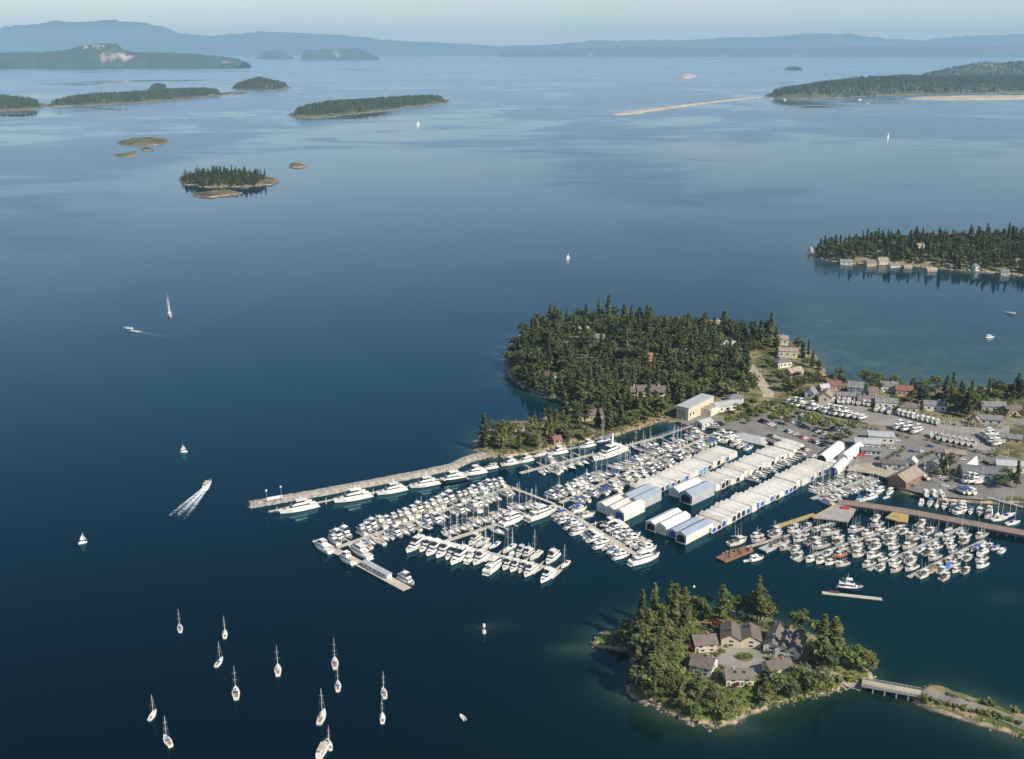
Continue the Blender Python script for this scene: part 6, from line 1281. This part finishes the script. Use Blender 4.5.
shrubs('on the townhouse island going round the court', [(744, 657.5, 1, 1.3), (749, 657, 0, 1.2), (739, 658, 0, 1.1), (691, 622, 1, 2.0), (716, 646, 0, 1.3), (727, 646, 1, 1.2), (742, 644, 1, 1.6), (758, 645, 1, 1.6), (766, 653, 0, 1.2), (770, 660, 0, 1.4), (722, 652, 0, 1.2), (717, 655, 0, 1.2), (748, 685, 1, 2.2), (757, 682, 1, 1.6), (765, 676, 0, 1.5), (714, 712, 1, 1.5), (612, 641, 2, 1.8), (616, 637, 2, 1.4), (820, 690, 1, 1.9), (828, 688, 1, 1.9), (812, 692, 1, 1.8), (803, 695, 1, 1.7), (838, 686, 1, 1.6), (848, 685, 1, 1.6), (795, 697, 0, 1.8), (786, 699, 1, 1.6), (771, 703, 0, 1.8)], isle_h, 'shrubs on the townhouse island')
for i, (px, py) in enumerate([(744, 418), (750, 415), (756, 413), (762, 417), (768, 413), (775, 417), (782, 420), (790, 415), (798, 418), (785, 411), (735, 422), (729, 426), (760, 410), (806, 425), (815, 422), (772, 424), (748, 424), (738, 414), (824, 430), (833, 426), (741, 421), (753, 419), (758, 417), (765, 409), (771, 409), (778, 412), (786, 416), (793, 412), (800, 423), (812, 429), (745, 410), (752, 408), (808, 419), (818, 424), (828, 426), (838, 432), (846, 436), (834, 444), (820, 437), (852, 432)]): plant('car park', 'yellow' if i % 4 else 'leaf', *P(px, py, GZ), s=1.0 + .55 * rnd.random() if i % 4 else .62)
def plants(area, lst, hf, z=3.5):
    for px, py, kd, s in lst:
        zz = z
        for _ in range(2): c = P(px, py, zz); zz = max(.3, gz(c[0], c[1], hf))
        plant(area, kd, c[0], c[1], hf, s)
plants('townhouse island', [(684, 620, 'fir', .95), (700, 618, 'fir', 1.0), (708, 622, 'fir', .6), (690, 617, 'fir', .6), (729, 616, 'fir', .9), (719, 618, 'fir', .8), (737, 616, 'fir', .85), (747, 618, 'fir', 1.0), (757, 621, 'fir', 1.05), (764, 625, 'leaf', 1.1), (752, 617, 'leaf', 1.0), (798, 631, 'fir', .95), (722, 622, 'fir', 1.0), (760, 622, 'fir', 1.1), (800, 640, 'leaf', .6), (824, 654, 'fir', 1.45), (820, 668, 'fir', 1.15), (832, 660, 'fir', 1.2), (834, 662, 'leaf', 1.2), (829, 674, 'fir', .9), (843, 664, 'leaf', 1.1), (853, 668, 'leaf', 1.15), (862, 668, 'leaf', 1.0), (868, 672, 'leaf', .8), (816, 664, 'leaf', .8), (716, 629, 'red', 1.05), (690, 651, 'red', .9), (736, 688, 'red', .6),
    (624, 634, 'fir', .6), (622, 645, 'leaf', .6)], isle_h)
for (x, y) in scatter([(634, 642), (650, 628), (672, 622), (688, 632), (684, 648), (676, 668), (672, 690), (665, 700), (648, 695), (633, 686), (638, 668)], 4.4, 3.5, isle_h, 40): plant('townhouse island', 'fir' if rnd.random() < .55 else 'leaf', x, y, isle_h, .8 + .42 * rnd.random())
for (x, y) in scatter([(672, 700), (690, 694), (712, 697), (726, 703), (742, 706), (748, 718), (730, 724), (700, 714), (684, 712)], 4.8, 3.5, isle_h, 15): plant('townhouse island', 'leaf' if rnd.random() < .6 else 'fir', x, y, isle_h, .55 + .3 * rnd.random())
for (x, y) in scatter([(758, 698), (775, 688), (800, 680), (822, 680), (812, 690), (786, 698), (766, 706)], 4.8, 3.5, isle_h, 12): plant('townhouse island', 'leaf' if rnd.random() < .65 else 'fir', x, y, isle_h, .7 + .35 * rnd.random())
plants('village', [(780, 383, 'leaf', 1.1), (776, 377, 'leaf', .9), (789, 392, 'leaf', 1.2), (797, 392, 'leaf', 1.3), (803, 389, 'leaf', 1.2), (808, 384, 'leaf', 1.2), (796, 383, 'leaf', 1.1), (815, 384, 'leaf', 1.0), (818, 376, 'fir', .9), (821, 382, 'leaf', .9), (838, 380, 'fir', .95), (843, 387, 'leaf', 1.0), (832, 383, 'leaf', .8), (864, 384, 'leaf', 1.1), (871, 381, 'leaf', .9), (878, 386, 'leaf', 1.2), (884, 383, 'leaf', .8), (899, 384, 'leaf', 1.0), (895, 380, 'leaf', .9), (922, 390, 'leaf', 1.2), (919, 402, 'fir', .8), (913, 397, 'leaf', .7), (924, 404, 'fir', .85),
    (926, 390, 'leaf', .9), (936, 388, 'leaf', 1.1), (945, 404, 'fir', 1.0), (950, 410, 'fir', 1.05), (956, 414, 'fir', 1.1), (962, 412, 'fir', 1.15), (966, 417, 'fir', 1.15), (972, 414, 'fir', 1.1), (977, 412, 'fir', 1.1), (970, 406, 'fir', 1.05), (960, 404, 'fir', 1.05), (952, 400, 'fir', 1), (980, 406, 'fir', .9), (945, 394, 'fir', .9), (938, 402, 'leaf', .8), (988, 398, 'fir', .8), (994, 394, 'leaf', 1.3), (1000, 397, 'leaf', 1.2), (1006, 396, 'fir', .9), (1016, 398, 'fir', 1.3), (1012, 400, 'fir', .95), (1022, 400, 'fir', 1), (1004, 419, 'leaf', .9), (1010, 412, 'leaf', .6), (1022, 418, 'leaf', .8), (776, 362, 'fir', .8), (769, 368, 'leaf', .9), (802, 358, 'fir', .95), (808, 360, 'fir', .9), (797, 352, 'fir', 1), (804, 366, 'leaf', .9), (812, 368, 'fir', .8),
    (840, 446, 'fir', .6), (830, 440, 'leaf', .7), (850, 438, 'leaf', .6), (788, 425, 'leaf', .75), (944, 476, 'fir', .75), (949, 470, 'fir', .85), (953, 476, 'leaf', .6), (940, 472, 'fir', .6), (936, 478, 'leaf', .6), (1002, 488, 'leaf', 1.0), (1010, 485, 'leaf', 1.15), (1016, 488, 'fir', .8), (1006, 480, 'leaf', .9), (951, 482, 'leaf', .5)], main_h, 2.2)
for (x, y) in scatter([(776, 374), (800, 372), (818, 380), (900, 385), (960, 392), (1040, 392), (1040, 420), (1000, 422), (940, 414), (880, 406), (830, 400), (790, 396)], 8.0, 2.5, main_h, 34): plant('village', 'leaf' if rnd.random() < .8 else 'fir', x, y, main_h, .5 + .45 * rnd.random())
for (x, y) in scatter([(480, 447), (484, 438), (505, 429), (540, 424), (575, 414), (612, 404), (650, 409), (664, 416), (640, 425), (600, 434), (560, 446), (530, 449), (505, 453)], 6.2, 2.6, main_h, 46): plant('spit', 'leaf' if rnd.random() < .55 else 'fir', x, y, main_h, .82 + .42 * rnd.random())
WOOD = [(508, 362), (512, 346), (530, 336), (560, 328), (610, 325), (660, 326), (705, 329), (740, 333), (770, 338), (776, 348), (760, 352), (748, 352), (744, 366), (756, 385), (740, 392), (718, 392), (694, 396), (664, 410), (636, 410), (622, 404), (592, 402), (566, 398), (540, 390), (520, 382)]
wood = scatter(WOOD, 6.3, 7, main_h, 560)
wood.sort(key=lambda q: q[1]); nw = max(60, 298 - len(TREES)); nw = max(42, 298 - len(TREES)); near_w, rest_w = wood[:nw], wood[nw:]
for (x, y) in near_w: (lambda lf: plant('wooded point', 'leaf' if lf else 'fir', x, y, main_h, (1.0 + .7 * rnd.random()) if lf else (.66 + .62 * rnd.random())))(rnd.random() < .42)
for x, y in (P(729, 335, 5), P(655, 372, 8)): plant('wooded point', 'yellow', x, y, main_h, 1.6)
AREA = {'car park': ('from the office among those of the car park', 0), 'townhouse island': ('counting from the seaward rock of the townhouse island', 0), 'village': ('counting inland from the hill road through the village', 0), 'spit': ('from the breakwater among those on the spit', 0), 'wooded point': ('counting inland from the cove through the wooded point', 0)}
cnts = {}
for area, wd, nm, parts, x, y, z, s in sorted(TREES, key=lambda t_: (t_[0], t_[4])):
    kx = (area, wd); cnts[kx] = cnts.get(kx, 0) + 1; spawn(nm, parts, (x, y, z), rnd.random() * 6.28, (s * rnd.uniform(.92, 1.1), s * rnd.uniform(.92, 1.1), s), f'{wd}, {ordw(cnts[kx])} {AREA[area][0]}', 'tree', f'trees of the {area}')
def mass_cards(name, protos, pts, scales, hf, mi):
    """the wood farther back: the same crowns gathered in one mesh"""
    V = []; F = []; n0 = 0; base = [(np.array([v.co[:] for v in p[1][1].vertices]), [list(q.vertices) for q in p[1][1].polygons]) for p in protos]
    for (x, y), s in zip(pts, scales):
        bv, bf = base[rnd.randrange(len(base))]; a = rnd.random() * 6.28; c, s_ = math.cos(a), math.sin(a); v = bv * s; v = np.stack([v[:, 0] * c - v[:, 1] * s_ + x, v[:, 0] * s_ + v[:, 1] * c + y, v[:, 2] + gz(x, y, hf)], 1)
        V.append(v); F += [[i + n0 for i in f] for f in bf]; n0 += len(v)
    tag(ob(name, mkmesh(name, np.concatenate(V), F, M[mi])), kind='stuff')
M['wood_mid'] = mat('wood_mid', (.045, .062, .022), (.135, .145, .05), .07, .85, coord='World', spec=.2, detail=8)
MIX = FIRS + [LEAFS[1], LEAFS[0], LEAFS[1], LEAFS[1], LEAFS[3]]
mass_cards('woodland', MIX, rest_w, [.68 + .66 * rnd.random() for _ in rest_w], main_h, 'wood_mid')
side = scatter([(1045, 392), (1250, 392), (1250, 522), (1130, 512), (1062, 500), (1062, 470), (1050, 430)], 10, 2.3, main_h, 330)
mass_cards('woodland', MIX, side, [.5 + .45 * rnd.random() for _ in side], main_h, 'wood_mid')
iso = scatter([(177, 181), (190, 177), (240, 177), (266, 179.5), (255, 184.5), (225, 186), (195, 185)], 7.5, 4, NEARISLE[1], 330)
mass_cards('island_wood', FIRS, iso, [.55 + .45 * rnd.random() for _ in iso], NEARISLE[1], 'wood_mid')
ew = [q for q in scatter([(810, 251.5), (830, 247), (880, 243), (940, 242), (1000, 241), (1060, 240), (1060, 274), (1000, 269.5), (960, 266.5), (930, 263), (900, 260.5), (870, 259.5), (840, 258), (820, 255)], 6.2, 5, east_h, 800)]
ew += scatter([(1060, 240), (1250, 239), (1250, 284), (1060, 274)], 7.5, 5, east_h, 420)
mass_cards('headland_wood', MIX, ew, [.6 + .45 * rnd.random() for _ in ew], east_h, 'wood_mid')
def bushmass(name, pts, hf, m, r0=1.0):
    cs = []; sz = []; rs = np.random.RandomState(5)
    for x, y in pts:
        z = gz(x, y, hf); R_ = r0 * (.6 + .8 * rs.rand())
        for _ in range(14): d = rs.randn(3); d /= np.linalg.norm(d); cs.append(np.array([x, y, z]) + d * R_ * np.array([1.2, 1.2, .9]) + (0, 0, .3)); sz.append(.5 + .4 * rs.rand())
    V, F = leaf_cards(cs, sz, rs, .8); tag(ob(name, mkmesh(name, V, F, M[m])), kind='stuff')
bushmass('undergrowth', scatter(WOOD + [], 4.5, 5, main_h, 420) + scatter([(480, 447), (484, 438), (540, 424), (612, 404), (634, 410), (668, 412), (664, 421), (628, 431), (582, 441), (550, 449), (505, 455)], 2.6, 2.4, main_h, 420), main_h, 'under', .9)
bushmass('undergrowth', scatter([(600, 645), (630, 634), (700, 614), (797, 632), (868, 680), (829, 690), (745, 724), (700, 722), (655, 703), (632, 688), (640, 660)], 3.0, 3, isle_h, 330), isle_h, 'under', 1.0)
bushmass('undergrowth', scatter([(775, 398), (800, 396), (840, 400), (1000, 420), (1040, 412), (1040, 392), (870, 388), (830, 386)], 4.0, 2.2, main_h, 420), main_h, 'leaf', 1.4)
bushmass('undergrowth', scatter([(738, 330), (800, 346), (816, 366), (800, 392), (775, 390), (757, 365)], 4.5, 4, main_h, 150), main_h, 'leaf', 1.3)
bushmass('undergrowth', scatter([(840, 402), (900, 412), (1000, 424), (1000, 420), (900, 408), (846, 399)], 3.2, 2.2, main_h, 160), main_h, 'leaf_yellow', 1.0)
bushmass('undergrowth', scatter([(812, 253), (840, 259), (900, 260), (960, 265), (1060, 273), (1060, 262), (900, 254), (830, 250)], 5, 3, east_h, 330), east_h, 'under', 2.0)

def shore_rocks(name, poly, hf, n, r0, seed, keep=None):
    """loose boulders along a shore: nobody could count them"""
    rs = np.random.RandomState(seed); poly = np.asarray(poly); V = []; F = []
    seg = np.roll(poly, -1, 0) - poly; ln = np.hypot(seg[:, 0], seg[:, 1]); cum = np.cumsum(ln)
    oc = np.array([(1, 0, 0), (0, 1, 0), (-1, 0, 0), (0, -1, 0), (.0, 0, .8), (0, 0, -.8), (.62, .62, .35), (-.62, .62, .35), (-.62, -.62, .35), (.62, -.62, .35)]); of = [(0, 6, 4), (6, 1, 4), (1, 7, 4), (7, 2, 4), (2, 8, 4), (8, 3, 4), (3, 9, 4), (9, 0, 4), (0, 1, 6), (1, 2, 7), (2, 3, 8), (3, 0, 9), (1, 0, 5), (2, 1, 5), (3, 2, 5), (0, 3, 5)]
    P0 = []
    for _ in range(n):
        i = min(len(poly) - 1, int(np.searchsorted(cum, rs.rand() * cum[-1]))); t_ = rs.rand(); nn = np.array([-seg[i][1], seg[i][0]]) / max(ln[i], 1e-6); c = poly[i] + seg[i] * t_ + nn * rs.randn() * 1.6
        if keep is None or keep(c): P0.append(c)
    P0 = np.array(P0); Z = hf(P0[:, 0], P0[:, 1]); k = (Z > -.7) & (Z < 2.2)
    for c, z in zip(P0[k], Z[k]):
        s = r0 * (.35 + rs.rand() ** 2 * 1.5); b = len(V); a_ = rs.rand() * 6.28; q = oc * (1 + .5 * (rs.rand(10, 3) - .5)) * np.array([s, s * (.6 + .5 * rs.rand()), s * .8])
        q = np.stack([q[:, 0] * math.cos(a_) - q[:, 1] * math.sin(a_) + c[0], q[:, 0] * math.sin(a_) + q[:, 1] * math.cos(a_) + c[1], q[:, 2] + max(z, -.25)], 1); V += q.tolist(); F += [tuple(v_ + b for v_ in f) for f in of]
    tag(ob(name, mkmesh(name, V, F, M['shore_rock'])), kind='stuff')
shore_rocks('shore_rocks', ISLE, isle_h, 650, .62, 1); shore_rocks('shore_rocks', CAUSE, cause_h, 350, .5, 2); shore_rocks('shore_rocks', EAST, east_h, 900, 1.8, 3)
shore_rocks('shore_rocks', MAIN, main_h, 2200, 1.0, 4, lambda c: c[0] < P(672, 420)[0] or c[1] > P(700, 372)[1])
bushmass('undergrowth', scatter([(752, 722), (764, 706), (800, 694), (840, 682), (872, 680), (866, 692), (830, 698), (790, 708), (760, 724)], 2.3, 1.5, lambda x, y: isle_h(x, y) + .5, 170), isle_h, 'leaf_yellow', .62)
bushmass('undergrowth', scatter([(912, 707), (935, 712), (985, 727), (1024, 734), (1060, 750), (1060, 758), (1010, 736), (955, 722), (925, 715)], 1.7, 1.5, lambda x, y: cause_h(x, y) + .3, 170), cause_h, 'leaf_yellow', .5)
